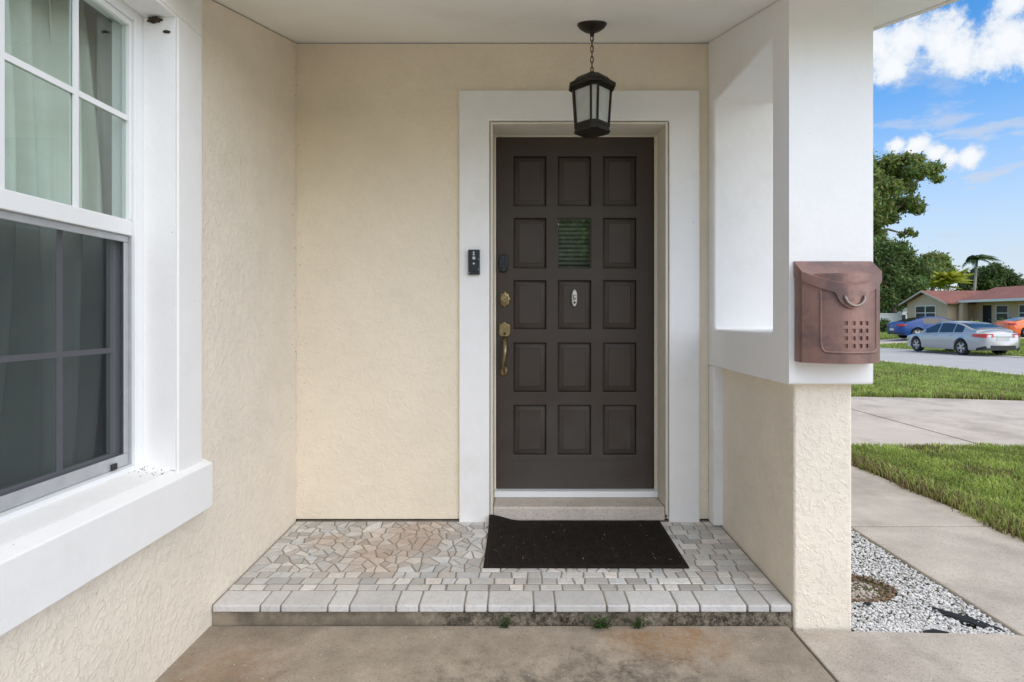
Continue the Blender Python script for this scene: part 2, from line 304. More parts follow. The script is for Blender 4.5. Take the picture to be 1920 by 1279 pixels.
# ------------------------------------------------------------------ builders
W = {}                                            # world origin of every linked object
def origin_of(o): return W.get(o.name, Vector((0, 0, 0))) if o else Vector((0, 0, 0))
def tag(o, label=None, cat=None, group=None, kind=None):
    if label: o['label'] = label
    if cat: o['category'] = cat
    if group: o['group'] = group
    if kind: o['kind'] = kind
    return o
def thing(name, loc, label, cat, group=None):
    o = bpy.data.objects.new(name, None); COL.objects.link(o); o.location = loc; o.empty_display_size = .1; W[o.name] = Vector(loc)
    return tag(o, label, cat, group)
def link_mesh(name, verts, faces, mat, parent=None, smooth=False, tints=None, org=None):
    """verts in world (or thing-local) coordinates; the object's origin goes to the middle of its base"""
    v = np.asarray(verts, dtype=float).reshape(-1, 3)
    if org is None:
        lo, hi = v.min(0), v.max(0); org = np.array([(lo[0]+hi[0])/2, (lo[1]+hi[1])/2, lo[2]])
    me = bpy.data.meshes.new(name); me.from_pydata((v-org).tolist(), [], faces)
    if tints is not None:
        at = me.attributes.new('tint', 'FLOAT_COLOR', 'POINT'); t = np.asarray(tints, dtype=np.float32)
        if t.ndim == 1: t = np.tile(t, (len(v), 1))
        at.data.foreach_set('color', np.concatenate([t, np.ones((len(t), 1), np.float32)], 1).ravel())
    if mat: me.materials.append(mat)
    if smooth: me.polygons.foreach_set('use_smooth', [True]*len(me.polygons))
    me.update()
    o = bpy.data.objects.new(name, me); COL.objects.link(o)
    if parent: o.parent = parent
    o.location = Vector(org)-origin_of(parent); W[o.name] = Vector(org)
    return o
class MB:
    def __init__(s): s.v = []; s.f = []
    def quad(s, *p):
        n = len(s.v); s.v += [tuple(q) for q in p]; s.f.append(tuple(range(n, n+len(p)))); return s
    def box(s, x0, x1, y0, y1, z0, z1):
        n = len(s.v); s.v += [(x, y, z) for z in (z0, z1) for y in (y0, y1) for x in (x0, x1)]
        s.f += [tuple(n+i for i in q) for q in ((0,2,3,1),(4,5,7,6),(0,1,5,4),(2,6,7,3),(0,4,6,2),(1,3,7,5))]; return s
    def prism(s, pts, axis, a, b):
        """closed outline extruded along an axis: pts in the two other axes' order"""
        n = len(s.v); k = len(pts)
        def P(p, t): return (t, p[0], p[1]) if axis == 0 else ((p[0], t, p[1]) if axis == 1 else (p[0], p[1], t))
        s.v += [P(p, a) for p in pts]+[P(p, b) for p in pts]
        s.f += [tuple(n+i for i in range(k))[::-1], tuple(n+k+i for i in range(k))]+[(n+i, n+(i+1)%k, n+k+(i+1)%k, n+k+i) for i in range(k)]; return s
    def tube(s, pts, rad, seg=8, closed=False, flat=1.):
        pts = [Vector(p) for p in pts]; k = len(pts); n = len(s.v); rad = rad if isinstance(rad, (list, tuple)) else [rad]*k
        up = None
        for i, p in enumerate(pts):
            if closed: t = (pts[(i+1) % k]-pts[i-1])
            else: t = pts[min(i+1, k-1)]-pts[max(i-1, 0)]
            t.normalize()
            if up is None: up = Vector((0, 0, 1)) if abs(t.z) < .9 else Vector((1, 0, 0))
            a = t.cross(up); a.normalize(); b = a.cross(t); up = b
            for j in range(seg):
                q = 2*math.pi*j/seg; s.v.append(tuple(p+a*math.cos(q)*rad[i]+b*math.sin(q)*rad[i]*flat))
        for i in range(k if closed else k-1):
            for j in range(seg):
                i2 = (i+1) % k; s.f.append((n+i*seg+j, n+i*seg+(j+1) % seg, n+i2*seg+(j+1) % seg, n+i2*seg+j))
        if not closed: s.f += [tuple(n+j for j in range(seg))[::-1], tuple(n+(k-1)*seg+j for j in range(seg))]
        return s
    def loft(s, rings, cap=True, closed=True):
        n = len(s.v); k = len(rings[0])
        for r in rings: s.v += [tuple(p) for p in r]
        for i in range(len(rings)-1):
            for j in range(k if closed else k-1): s.f.append((n+i*k+j, n+i*k+(j+1) % k, n+(i+1)*k+(j+1) % k, n+(i+1)*k+j))
        if cap: s.f += [tuple(n+j for j in range(k))[::-1], tuple(n+(len(rings)-1)*k+j for j in range(k))]
        return s
    def lathe(s, prof, c, seg=24, axis='z'):
        rings = []
        for r, h in prof:
            rr = []
            for j in range(seg):
                q = 2*math.pi*j/seg; a, b = r*math.cos(q), r*math.sin(q)
                rr.append((c[0]+a, c[1]+b, c[2]+h) if axis == 'z' else ((c[0]+a, c[1]-h, c[2]+b) if axis == 'y' else (c[0]+h, c[1]+a, c[2]+b)))
            rings.append(rr)
        return s.loft(rings)
    def build(s, name, mat, parent=None, bevel=0, seg=2, smooth=False, label=None, **k):
        o = link_mesh(name, s.v, s.f, mat, parent, smooth)
        if bevel:
            b = o.modifiers.new('edge', 'BEVEL'); b.width = bevel; b.segments = seg; b.limit_method = 'ANGLE'; b.angle_limit = R(35)
            o.data.polygons.foreach_set('use_smooth', [True]*len(o.data.polygons)); b.harden_normals = True
        if label: o['label'] = label
        for a, v in k.items(): o[a] = v
        return o
def fix_normals(o):
    bm = bmesh.new(); bm.from_mesh(o.data); bmesh.ops.recalc_face_normals(bm, faces=bm.faces); bm.to_mesh(o.data); bm.free(); return o
def at(x, y, Y):                                  # photo pixel at a known distance -> point of the place
    return Vector(((x-CXP)*Y/F, Y, CZ+(CYP-y)*Y/F))
def sstep(t): t = max(0., min(1., t)); return t*t*(3-2*t)
# ------------------------------------------------------------------ ground
def street_z(y): return -.07-.013*max(-10., min(32., y))
def gz(x, y):
    zs = street_z(y)
    if x < 4: return 0.
    if x < 13: return zs*sstep((x-4)/9.)
    if x < 20.3: return zs
    return zs+(-.10-zs)*sstep((x-20.3)/7.5)
def sheet(name, xs, ys, dz, mat, parent=None, thick=0., **k):
    v = []; f = []; nx, ny = len(xs), len(ys)
    for y in ys:
        for x in xs: v.append((x, y, gz(x, y)+dz))
    for j in range(ny-1):
        for i in range(nx-1): f.append((j*nx+i, j*nx+i+1, (j+1)*nx+i+1, (j+1)*nx+i))
    if thick:
        n = len(v); v += [(a, b, c-thick) for a, b, c in v]
        ring = [i for i in range(nx)]+[j*nx+nx-1 for j in range(1, ny)]+[(ny-1)*nx+i for i in range(nx-2, -1, -1)]+[j*nx for j in range(ny-2, 0, -1)]
        for a, b in zip(ring, ring[1:]+ring[:1]): f.append((a, a+n, b+n, b)[::-1])
    o = link_mesh(name, v, f, mat, parent)
    for a, b in k.items(): o[a] = b
    return o
def lin(a, b, n): return list(np.linspace(a, b, n))
gx = [-900, -400, -150, -60, -20, -8, -3]+lin(0, 4, 5)+lin(5, 30, 26)+[34, 38, 45, 60, 90, 150, 400, 900]
gy = [-900, -400, -150, -60, -25, -10, -5]+lin(-2, 34, 37)+[38, 45, 60, 90, 150, 400, 1200]
sheet('ground', gx, gy, -.055, m_lawn, kind='structure')
sheet('street', lin(13.2, 19.85, 8), [-300, -100, -40, -10]+lin(-2, 34, 19)+[50, 100, 300], -.02, m_road, kind='structure')
for a, b in ((12.72, 13.2), (19.85, 20.3)):
    sheet('kerb', [a, (a+b)/2, b], [-300, -100, -40, -10]+lin(-2, 34, 19)+[50, 100, 300], .012, m_kerb, thick=.1, kind='structure')
# concrete slabs: walk in front of the step, walk along the house, driveway; real gaps for the joints
walk = sheet('walkway', [-1.6, -1.3, 0, 1.062], [-6, -2.5], 0, m_drive, thick=.05, kind='structure')
def slab(poly, z, mat, parent, th=.06, name='slab'):
    m = MB(); m.prism(poly, 2, z-th, z); return m.build(name, mat, parent, bevel=.006)
slab([(-1.6, -2.49), (1.064, -2.49), (1.065, .89), (-1.6, .89)], .004, m_path, walk)  # out of view; paled, with the stretch behind it, to bounce light upward
slab([(-1.6, .90), (1.064, .90), (1.066, 2.255), (-1.6, 2.255)], .004, m_walk, walk)
slab([(1.078, -2.49), (2.80, -2.49), (2.81, 2.19), (1.95, 2.19), (1.93, 2.205), (1.08, 2.235)], -.002, m_path, walk)
slab([(1.953, 2.198), (2.812, 2.198), (2.80, 3.345), (1.953, 3.345)], -.004, m_path, walk)
slab([(1.953, 3.353), (2.80, 3.353), (2.77, 5.38), (1.953, 5.38)], 0., m_path, walk)
slab([(1.078, -6), (2.80, -6), (2.80, -2.50), (1.078, -2.50)], -.002, m_path, walk)
pad = bpy.data.objects.new('bounce_pad', None); COL.objects.link(pad); W['bounce_pad'] = Vector((0, 0, 0)); pad['kind'] = 'structure'  # unseen pale slabs added to bounce light up under the porch ceiling
for a, b in ((2.83, 6.1), (6.12, 9.4)):
    for c, d in ((-6, -1.9), (-1.88, 2.1)): sheet('slab', lin(a, b, 4), lin(c, d, 3), 0., m_drive, pad, thick=.07)
drive = bpy.data.objects.new('driveway', None); COL.objects.link(drive); W['driveway'] = Vector((0, 0, 0)); drive['kind'] = 'structure'
for a, b in ((-2.0, 1.46), (1.475, 4.435), (4.465, 7.46), (7.475, 10.4), (10.415, 12.70)):
    sheet('slab', lin(a, b, 5), lin(5.40, 8.85, 5), .0, m_drive, drive, thick=.07)
for y0 in (33.2, 37.2):                            # the neighbours' drives across the street
    pass
fd = bpy.data.objects.new('far_driveway', None); COL.objects.link(fd); W['far_driveway'] = Vector((0, 0, 0)); fd['kind'] = 'structure'
sheet('slab', lin(20.32, 36.5, 14), [34.6, 36.5, 38.4], -.03, m_drive, fd, thick=.05)
# gravel bed beside the pillar
sheet('gravel_bed', [1.30, 1.62, 1.953], [2.19, 2.8, 3.4, 4.2, 5.38], -.03, m_soil, kind='structure')
def pebbles():
    ico = bmesh.new(); bmesh.ops.create_icosphere(ico, subdivisions=1, radius=1); iv = np.array([v.co[:] for v in ico.verts]); jf = [[v.index for v in f.verts] for f in ico.faces]; ico.free()
    V = []; Fc = []; T = []; rr = np.random.RandomState(3); n = 0
    k = 0
    while k < 18000:
        y = 2.205+2.2*rr.rand()**1.5; x = 1.335+.61*rr.rand()
        if x > 1.952 or (x < 1.36 and y < 2.25): continue
        dip = math.hypot((x-1.52)/.17, (y-2.62)/.12); ring = abs(dip-1) < .22 and (y < 2.75)
        if ((x-1.83)/.09+(y-2.33)/.12)**2*.6+((x-1.83)/.06-(y-2.33)/.10)**2 < .5 and rr.rand() < .9: k += 1; continue
        s = .0032+.0042*rr.rand()
        v = iv*(1+.35*(rr.rand(len(iv), 1)-.5)); v = v*np.array([1, .6+.6*rr.rand(), .5+.4*rr.rand()])*s
        a = rr.rand()*6.28; c_, s_ = math.cos(a), math.sin(a); v = np.stack([v[:, 0]*c_-v[:, 1]*s_, v[:, 0]*s_+v[:, 1]*c_, v[:, 2]], 1)
        z = -.026+.014*rr.rand()-(.012 if dip < 1 else 0)
        V.append(v+np.array([x, y, z])); Fc += [[i+n for i in f] for f in jf]; n += len(iv)
        g = .62+.28*rr.rand(); t = np.array([g, g*.98, g*.95])
        if rr.rand() < .05: t *= .4
        if ring: t = np.array([.22, .135, .07])*(.5+rr.rand())
        elif dip < 1: t *= np.array([.72, .62, .55])
        T.append(np.tile(t, (len(iv), 1))); k += 1
    o = link_mesh('gravel', np.concatenate(V), Fc, m_pebble, None, tints=np.concatenate(T)); tag(o, 'white marble chip gravel beside the cream pillar', 'gravel', kind='stuff')
pebbles()
def scrap(cx, cy, pts, z, label):
    m = MB(); top = [(cx+x, cy+y, z+random.uniform(0, .006)) for x, y in pts]; n = len(top)
    m.v = top+[(a, b, c-.004) for a, b, c in top]; m.f = [tuple(range(n)), tuple(range(2*n-1, n-1, -1))]+[(i, i+n, (i+1) % n+n, (i+1) % n) for i in range(n)]
    o = fix_normals(m.build('ground_fabric_scrap', m_fabric)); tag(o, label, 'fabric scrap', 'black ground fabric showing through the gravel'); return o
scrap(1.83, 2.34, [(-.085, .10), (-.06, .095), (-.04, .060), (-.012, .050), (.004, .022), (.03, .016), (.05, -.012), (.064, -.05), (.088, -.075), (.083, -.11), (.062, -.092), (.04, -.075), (.012, -.066), (-.004, -.034), (-.032, -.028), (-.04, .008), (-.058, .02), (-.06, .06)], -.012, 'long torn strip of black ground fabric lying in the gravel near the path')
scrap(1.63, 2.215, [(-.05, 0), (-.045, .016), (.0, .022), (.04, .018), (.048, .002), (0, -.004)], -.006, 'small black fabric flap at the gravel edge against the front slab')
scrap(1.5, 2.45, [(-.014, 0), (0, .016), (.016, .006), (.012, -.012), (-.004, -.015)], -.007, 'tiny round black fabric spot in the middle of the gravel')
scrap(1.58, 3.06, [(-.04, 0), (-.02, .03), (.02, .034), (.045, .005), (.03, -.02), (-.02, -.024)], -.006, 'round black fabric spot in the gravel beside the cream pillar')
# ------------------------------------------------------------------ grass blades
def blades(name, n, xr, yr, ok, hgt, wid, label, seed, dry, parent=None):
    rr = np.random.RandomState(seed); V = []; Fc = []; T = []; k = 0
    while k < n:
        x = xr[0]+(xr[1]-xr[0])*rr.rand(); y = yr[0]+(yr[1]-yr[0])*rr.rand()
        w = ok(x, y, rr)
        if not w: continue
        clump = .5+.5*math.sin(x*7.3+math.sin(y*5.1)*2)*math.sin(y*6.1+math.sin(x*4.3)*2)
        h = hgt*(.45+.75*rr.rand())*(.65+.5*clump)*w; a = rr.rand()*6.283; ln = .25+1.05*rr.rand()
        dx, dy = math.cos(a), math.sin(a); b = wid*(.6+.8*rr.rand()); z = gz(x, y)-.05
        px_, py_ = -dy*b, dx*b; m1 = h*.35*ln; m2 = h*.85*ln
        V += [(x-px_, y-py_, z), (x+px_, y+py_, z), (x+px_*.8+dx*m1, y+py_*.8+dy*m1, z+.05+h*.55), (x-px_*.8+dx*m1, y-py_*.8+dy*m1, z+.05+h*.55), (x+dx*m2, y+dy*m2, z+.05+h*(1-.3*ln))]
        i = k*5; Fc += [(i, i+1, i+2, i+3), (i+3, i+2, i+4)]
        g = rr.rand(); q = dry(x, y)
        t = np.array([.28+.18*g, .38+.15*g, .075+.06*g])*(.7+.6*clump)
        if rr.rand() < q: t = np.array([.27, .20, .095])*(.6+.7*rr.rand())
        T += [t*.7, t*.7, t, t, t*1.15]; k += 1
    o = link_mesh(name, V, Fc, m_grass, parent, tints=np.array(T)); return tag(o, label, 'grass', kind='stuff')
def okn(x, y, rr):
    e = 2.80+.05*math.sin(y*9)+.03*math.sin(y*23)-(.03 if y > 3.3 else 0)
    if x < e: return 0
    if y > 5.40-.02*math.sin(x*11): return 0
    if x/y > 1.15 or x/y < .42: return 0
    return 1.
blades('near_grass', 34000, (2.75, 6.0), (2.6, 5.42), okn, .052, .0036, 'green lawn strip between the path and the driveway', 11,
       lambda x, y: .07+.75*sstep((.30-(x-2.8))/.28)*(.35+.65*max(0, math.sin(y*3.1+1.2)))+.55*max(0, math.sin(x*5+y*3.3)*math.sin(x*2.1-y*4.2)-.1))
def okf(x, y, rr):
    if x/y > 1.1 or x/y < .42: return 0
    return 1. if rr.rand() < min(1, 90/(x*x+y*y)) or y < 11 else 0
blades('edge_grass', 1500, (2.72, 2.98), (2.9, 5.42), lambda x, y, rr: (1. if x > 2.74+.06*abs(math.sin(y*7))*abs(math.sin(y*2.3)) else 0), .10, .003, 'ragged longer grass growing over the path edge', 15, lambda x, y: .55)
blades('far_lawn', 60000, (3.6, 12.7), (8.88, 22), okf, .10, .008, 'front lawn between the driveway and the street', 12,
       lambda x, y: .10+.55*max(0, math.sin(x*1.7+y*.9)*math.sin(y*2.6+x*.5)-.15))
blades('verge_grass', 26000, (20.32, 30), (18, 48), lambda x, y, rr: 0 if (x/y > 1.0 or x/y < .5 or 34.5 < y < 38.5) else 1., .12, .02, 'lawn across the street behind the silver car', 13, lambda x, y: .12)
# ------------------------------------------------------------------ the house and its porch
WY = 3.12; LX = -1.219; SL = .281; CZW = 2.731       # entry wall, left wall, ceiling slope, ceiling height at the wall
def ceil_z(y): return CZW-SL*(WY-y)
NY = 2.256                                           # front of the step
def porch_z(y): return .085+(y-NY)*.030
house = thing('house', (0, WY, 0), 'cream stucco house with white trim, dark panelled door and a sheltered tiled entry', 'house')
def wall_hole(u0, u1, v0, v1top, hu0, hu1, hv0, hv1, P):
    """a wall slab with one opening; P(u, v, side) gives the point; v1top(u) the top edge"""
    m = MB(); us = [u0, hu0, hu1, u1]; vs = [v0, hv0, hv1, None]
    def V(i, j, s): return P(us[i], vs[j] if vs[j] is not None else v1top(us[i]), s)
    for s in (0, 1):
        for i in range(3):
            for j in range(3):
                if i == 1 and j == 1: continue
                q = [V(i, j, s), V(i+1, j, s), V(i+1, j+1, s), V(i, j+1, s)]; m.quad(*(q if s == 0 else q[::-1]))
    for (a, b) in (((1,1),(2,1)), ((2,1),(2,2)), ((2,2),(1,2)), ((1,2),(1,1))): m.quad(V(*a, 0), V(*b, 0), V(*b, 1), V(*a, 1))
    for (a, b) in (((0,0),(3,0)), ((3,0),(3,3)), ((3,3),(0,3)), ((0,3),(0,0))): m.quad(V(*a, 1), V(*b, 1), V(*b, 0), V(*a, 0))
    bm = bmesh.new(); vs_ = [bm.verts.new(v) for v in m.v]
    for f in m.f: bm.faces.new([vs_[i] for i in f])
    bmesh.ops.remove_doubles(bm, verts=bm.verts, dist=1e-5); bmesh.ops.recalc_face_normals(bm, faces=bm.faces)
    me = ([v.co[:] for v in bm.verts], [[v.index for v in f.verts] for f in bm.faces]); bm.verts.index_update()
    me = ([v.co[:] for v in bm.verts], [[v.index for v in f.verts] for f in bm.faces]); bm.free(); return me
# entry wall with the door opening
DX0, DX1, DZ1 = -.152, .815, 2.29
v, f = wall_hole(LX-.2, 1.20, porch_z(WY)+.009, lambda u: CZW-.006, DX0, DX1, .12, DZ1, lambda u, v, s: (u, WY+.24*s, v))
o = link_mesh('entry_wall', v, f, m_cream, house); o['label'] = 'cream stucco wall round the front door'
# left wall with the window opening
WY0, WY1, WZ0, WZ1 = .93, 2.0, .69, 2.285
v, f = wall_hole(-2.2, WY-.002, -.05, lambda u: ceil_z(max(u, 1.9))-.004 if u > 1.5 else ceil_z(1.9)-.004, WY0, WY1, WZ0, WZ1, lambda u, v, s: (LX-.2*s, u, v))
o = link_mesh('side_wall', v, f, m_cream_rough, house); o['label'] = 'cream stucco wall holding the window'
# room behind the window and the rest of the house's shell
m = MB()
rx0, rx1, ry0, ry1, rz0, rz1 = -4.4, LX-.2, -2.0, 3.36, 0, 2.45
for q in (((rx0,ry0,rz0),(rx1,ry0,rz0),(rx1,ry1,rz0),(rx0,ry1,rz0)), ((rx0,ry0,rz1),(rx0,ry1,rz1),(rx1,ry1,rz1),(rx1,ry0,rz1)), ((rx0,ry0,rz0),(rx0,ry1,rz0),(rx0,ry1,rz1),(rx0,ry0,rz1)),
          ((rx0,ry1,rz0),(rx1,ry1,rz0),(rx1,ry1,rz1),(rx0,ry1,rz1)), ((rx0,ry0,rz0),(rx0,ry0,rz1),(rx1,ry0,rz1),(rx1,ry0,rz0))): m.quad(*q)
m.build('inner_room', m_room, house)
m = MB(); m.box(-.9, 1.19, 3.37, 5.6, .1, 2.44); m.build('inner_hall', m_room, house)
m = MB(); m.box(-6.0, 1.20, 3.40+2.2, 9.5, -.05, 2.6); m.box(1.0, 1.2, 3.362, 5.6, -.05, 2.6); m.build('rear_wall', m_cream, house)
# sloping porch ceiling under the rafters, roof above, rake board
EY = 1.85; RX = 1.75
m = MB(); m.prism([(EY, ceil_z(EY)), (WY+.3, ceil_z(WY+.3)), (WY+.3, ceil_z(WY+.3)+.02), (EY, ceil_z(EY)+.02)], 0, LX-.004, RX-.026)
o = m.build('porch_ceiling', m_ceil, house); o['label'] = 'white sloping porch ceiling'
m = MB(); m.prism([(EY-.02, ceil_z(EY)+.03), (9.8, ceil_z(9.8)+.03), (9.8, ceil_z(9.8)+.17), (EY-.02, ceil_z(EY)+.17)], 0, -6.5, RX+.02); m.build('roof', m_roof, house)
m = MB(); m.prism([(EY-.02, ceil_z(EY)-.012), (9.7, ceil_z(9.7)-.012), (9.7, ceil_z(9.7)+.026), (EY-.02, ceil_z(EY)+.026)], 0, RX-.024, RX+.004); m.build('rake_board', m_trimw, house, bevel=.003)
m = MB(); m.box(-6.4, RX-.03, EY-.024, EY-.002, ceil_z(EY)-.02, ceil_z(EY)+.028); m.build('fascia', m_trimw, house)
# porch wing: low cream wall carrying a white frame with an opening
PX0, PX1 = 1.09, 1.322
m = MB(); m.box(PX0, PX1, NY-.004, WY-.003, -.06, .972); o = m.build('half_wall', m_cream_rough, house, bevel=.012, seg=3); o['label'] = 'cream stucco half wall and pillar under the white frame'
VX0, VX1, VY0 = 1.04, 1.3627, 2.186; OY0, OY1, OZ0, OZ1 = 2.336, 3.03, 1.162, 2.367; VZ0 = .966
v, f = wall_hole(VY0, WY-.004, VZ0, lambda u: ceil_z(u)-.003, OY0, OY1, OZ0, OZ1, lambda u, v, s: (VX0+(VX1-VX0)*s, u, v))
o = link_mesh('white_frame_wall', v, f, m_white, house); o['label'] = 'white painted frame wall with a square opening'
b = o.modifiers.new('edge', 'BEVEL'); b.width = .012; b.segments = 3; b.limit_method = 'ANGLE'
m = MB(); m.box(VX0, PX0+.03, OY1+.002, WY-.005, porch_z(3.0)+.004, VZ0-.002); m.build('pilaster', m_white, house, bevel=.008)
# door surround (white band), reveal, frame, threshold, doorstep
SX0, SX1, SZ1 = -.3235, .988, 2.463
def band(poly, name): m = MB(); m.prism(poly, 1, WY-.022, WY-.0005); return m.build(name, m_white, surround, bevel=.005)
m = MB(); zb = porch_z(WY)-.012
m.prism([(SX0, zb), (DX0-.006, zb), (DX0-.006, DZ1+.006), (DX1+.006, DZ1+.006), (DX1+.006, zb), (SX1, zb), (SX1, SZ1), (SX0, SZ1)], 1, WY-.022, WY-.0005)
surround = m.build('door_surround', m_white, house, bevel=.006); surround['label'] = 'wide white band framing the front door'
m_reveal = M('reveal_paint', (.70, .655, .56), .8, var=.04, vscale=12, bump=.3, bscale=60)
fy = 3.285
m = MB()
m.box(DX0+.0005, DX0+.012, WY-.018, fy+.07, .15, DZ1-.0005); m.box(DX1-.012, DX1-.0005, WY-.018, fy+.07, .15, DZ1-.0005); m.box(DX0+.0125, DX1-.0125, WY-.018, fy+.07, DZ1-.012, DZ1-.0005)
m.build('door_reveal', m_reveal, house)
LX0, LX1, LZ0, LZ1 = -.127, .786, .231, 2.270            # door leaf
m = MB(); fx0, fx1, fz1 = DX0+.0125, DX1-.0125, DZ1-.0125
def rim(m, a, y0, y1, z0):                               # a three-sided lining between the reveal and inset a
    m.box(fx0, LX0-a, y0, y1, z0, fz1); m.box(LX1+a, fx1, y0, y1, z0, fz1); m.box(LX0-a+.0003, LX1+a-.0003, y0, y1, LZ1+a*.6, fz1)
rim(m, .010, fy, fy+.016, .192); rim(m, .003, fy+.0165, fy+.06, .192)
frame = m.build('door_frame', m_frame, house, bevel=.002); frame['label'] = 'cream moulded door frame'
m = MB(); m.box(fx0+.001, fx1-.001, fy-.03, fy+.065, .1925, .2285); m.build('threshold', m_vinyl, house, bevel=.004)
m = MB(); m.box(DX0+.013, DX1-.013, WY-.016, fy+.06, porch_z(WY)+.001, .19)
step_ = m.build('doorstep', m_step, house, bevel=.012, seg=3); step_['label'] = 'low grey concrete doorstep'
# door leaf: stiles and rails in front, raised panels set back
DY = 3.302; ds = F/DY
def dxx(x): return (x-CXP)/ds
def dzz(y): return CZ+(CYP-y)/ds
cols = [(963, 1024), (1046, 1108), (1131, 1193)]; rows = [(293, 386), (409, 503), (526, 617), (643, 735), (760, 853)]
cx = [(dxx(a), dxx(b)) for a, b in cols]; rz = [(dzz(b), dzz(a)) for a, b in rows]
us = sorted([LX0, LX1]+[q for c in cx for q in c]); vs = sorted([LZ0, LZ1]+[q for c in rz for q in c])
bm = bmesh.new(); vg = {}
def gv(i, j, s):
    if (i, j, s) not in vg: vg[i, j, s] = bm.verts.new((us[i], DY+.044*s, vs[j]))
    return vg[i, j, s]
solid = lambda i, j: 0 <= i < len(us)-1 and 0 <= j < len(vs)-1 and not (i % 2 == 1 and j % 2 == 1)
for i in range(len(us)-1):
    for j in range(len(vs)-1):
        if not solid(i, j): continue
        for s in (0, 1):
            q = [gv(i, j, s), gv(i+1, j, s), gv(i+1, j+1, s), gv(i, j+1, s)]; bm.faces.new(q if s == 0 else q[::-1])
        for (di, dj, a, b) in ((-1,0,(i,j+1),(i,j)), (1,0,(i+1,j),(i+1,j+1)), (0,-1,(i,j),(i+1,j)), (0,1,(i+1,j+1),(i,j+1))):
            if not solid(i+di, j+dj): bm.faces.new([gv(*a, 0), gv(*a, 1), gv(*b, 1), gv(*b, 0)])
bmesh.ops.recalc_face_normals(bm, faces=bm.faces); bm.verts.index_update()
door = link_mesh('door', [v.co[:] for v in bm.verts], [[v.index for v in f.verts] for f in bm.faces], m_door, house); bm.free()
door['label'] = 'dark brown front door with fourteen raised panels and one small glass light'
b = door.modifiers.new('edge', 'BEVEL'); b.width = .004; b.segments = 2; b.limit_method = 'ANGLE'
pane_rect = None
for j, (z0, z1) in enumerate(rz):                        # rz follows rows from the top down
    for i, (x0, x1) in enumerate(cx):
        if i == 1 and j == 1: pane_rect = (x0, x1, z0, z1); continue
        y0, y1 = DY+.020, DY+.007; e = .0008; g = .004; s = .030
        def ring(d, y): return [(x0+d, y, z0+d), (x1-d, y, z0+d), (x1-d, y, z1-d), (x0+d, y, z1-d)]
        m = MB(); m.loft([ring(e, DY+.042), ring(e, DY+.022), ring(g, y0), ring(s, y1+.003), ring(s+.002, y1), ring(s+.004, y1)])
        fix_normals(m.build('panel', m_door, door, bevel=.0012))
x0, x1, z0, z1 = pane_rect
m = MB(); m.quad((x0+.001, DY+.018, z0+.001), (x1-.001, DY+.018, z0+.001), (x1-.001, DY+.018, z1-.001), (x0+.001, DY+.018, z1-.001)); m.build('pane', m_doorglass, door)
m = MB()
for a, b2, c, d in ((x0, x0+.004, z0, z1), (x1-.004, x1, z0, z1), (x0+.004, x1-.004, z0, z0+.004), (x0+.004, x1-.004, z1-.004, z1)): m.box(a+.0006, b2-.0006, DY+.009, DY+.0155, c+.0006, d-.0006)
m.build('glazing_bead', m_door, door)
for k in range(11):
    zz = z0+.008+k*(z1-z0-.012)/11
    m = MB(); m.quad((x0-.03, DY+.075, zz), (x1+.03, DY+.075, zz), (x1+.03, DY+.060, zz+.019), (x0-.03, DY+.060, zz+.019)); m.build('blind_slat', m_blind, door)
# kick rail grooves on the foot of the door
m = MB(); m.box(dxx(961.5), dxx(1196), DY-.0022, DY-.0003, dzz(864), dzz(862.6)); m.box(dxx(961.5), dxx(962.7), DY-.0022, DY-.0003, LZ0+.004, dzz(864.4)); m.build('kick_moulding', m_door, door)
# door furniture
def dp(x, y, d=0): return Vector((dxx(x), DY-d, dzz(y)))
c = dp(944.5, 494)
def oval(cx_, cz_, a, b2, y, n=28, p=2.6): return [(cx_+a*math.copysign(abs(math.cos(t))**(2/p), math.cos(t)), y, cz_+b2*math.copysign(abs(math.sin(t))**(2/p), math.sin(t))) for t in [2*math.pi*k/n for k in range(n)]]
def plate(name, rings, mat, par, **k):
    m = MB(); m.loft(rings); o = fix_normals(m.build(name, mat, par, bevel=.001, **k)); return o
kp = plate('keypad_lock', [oval(c.x, c.z, .027, .052, DY+.001), oval(c.x, c.z, .027, .052, DY-.018), oval(c.x, c.z, .023, .048, DY-.023)], m_black, door, label='black oval keypad lock')
m = MB()
for r_ in range(4):
    for q in range(2): m.lathe([(.0048, 0), (.0048, .0015)], (c.x-.009+.018*q, DY-.0231, c.z+.030-.019*r_), 10, 'y')
m.build('key_buttons', m_blackgl, door)
c = dp(946.5, 561)
fl = lambda r, y: [(c.x+(r*(1+.075*math.cos(8*t)))*math.cos(t)*.86, y, c.z+(r*(1+.075*math.cos(8*t)))*math.sin(t)*1.25) for t in [2*math.pi*k/40 for k in range(40)]]
plate('deadbolt', [fl(.036, DY+.001), fl(.036, DY-.005), fl(.031, DY-.010), fl(.022, DY-.012)], m_brass, door, label='antique brass scalloped deadbolt plate')
m = MB(); m.lathe([(.0215, 0), (.0215, .012), (.019, .015), (.0135, .015), (.013, .011), (.0095, .011), (.009, .014), (.001, .014)], (c.x, DY-.010, c.z), 26, 'y'); m.build('deadbolt_cylinder', m_brass, door, smooth=False)
m = MB(); m.box(c.x-.0012, c.x+.0012, DY-.0252, DY-.0243, c.z-.005, c.z+.004); m.build('keyway', m_black, door)
c = dp(946.5, 617)
hexs = lambda k, y: [(c.x+a*k, y, c.z+b2*k) for a, b2 in ((-.020, -.048), (.020, -.048), (.034, -.034), (.034, .026), (.018, .034), (0, .047), (-.018, .034), (-.034, .026), (-.034, -.034))]
plate('handle_plate', [hexs(1, DY+.001), hexs(1, DY-.007), hexs(.86, DY-.012)], m_brass, door, label='antique brass handle plate with pointed top')
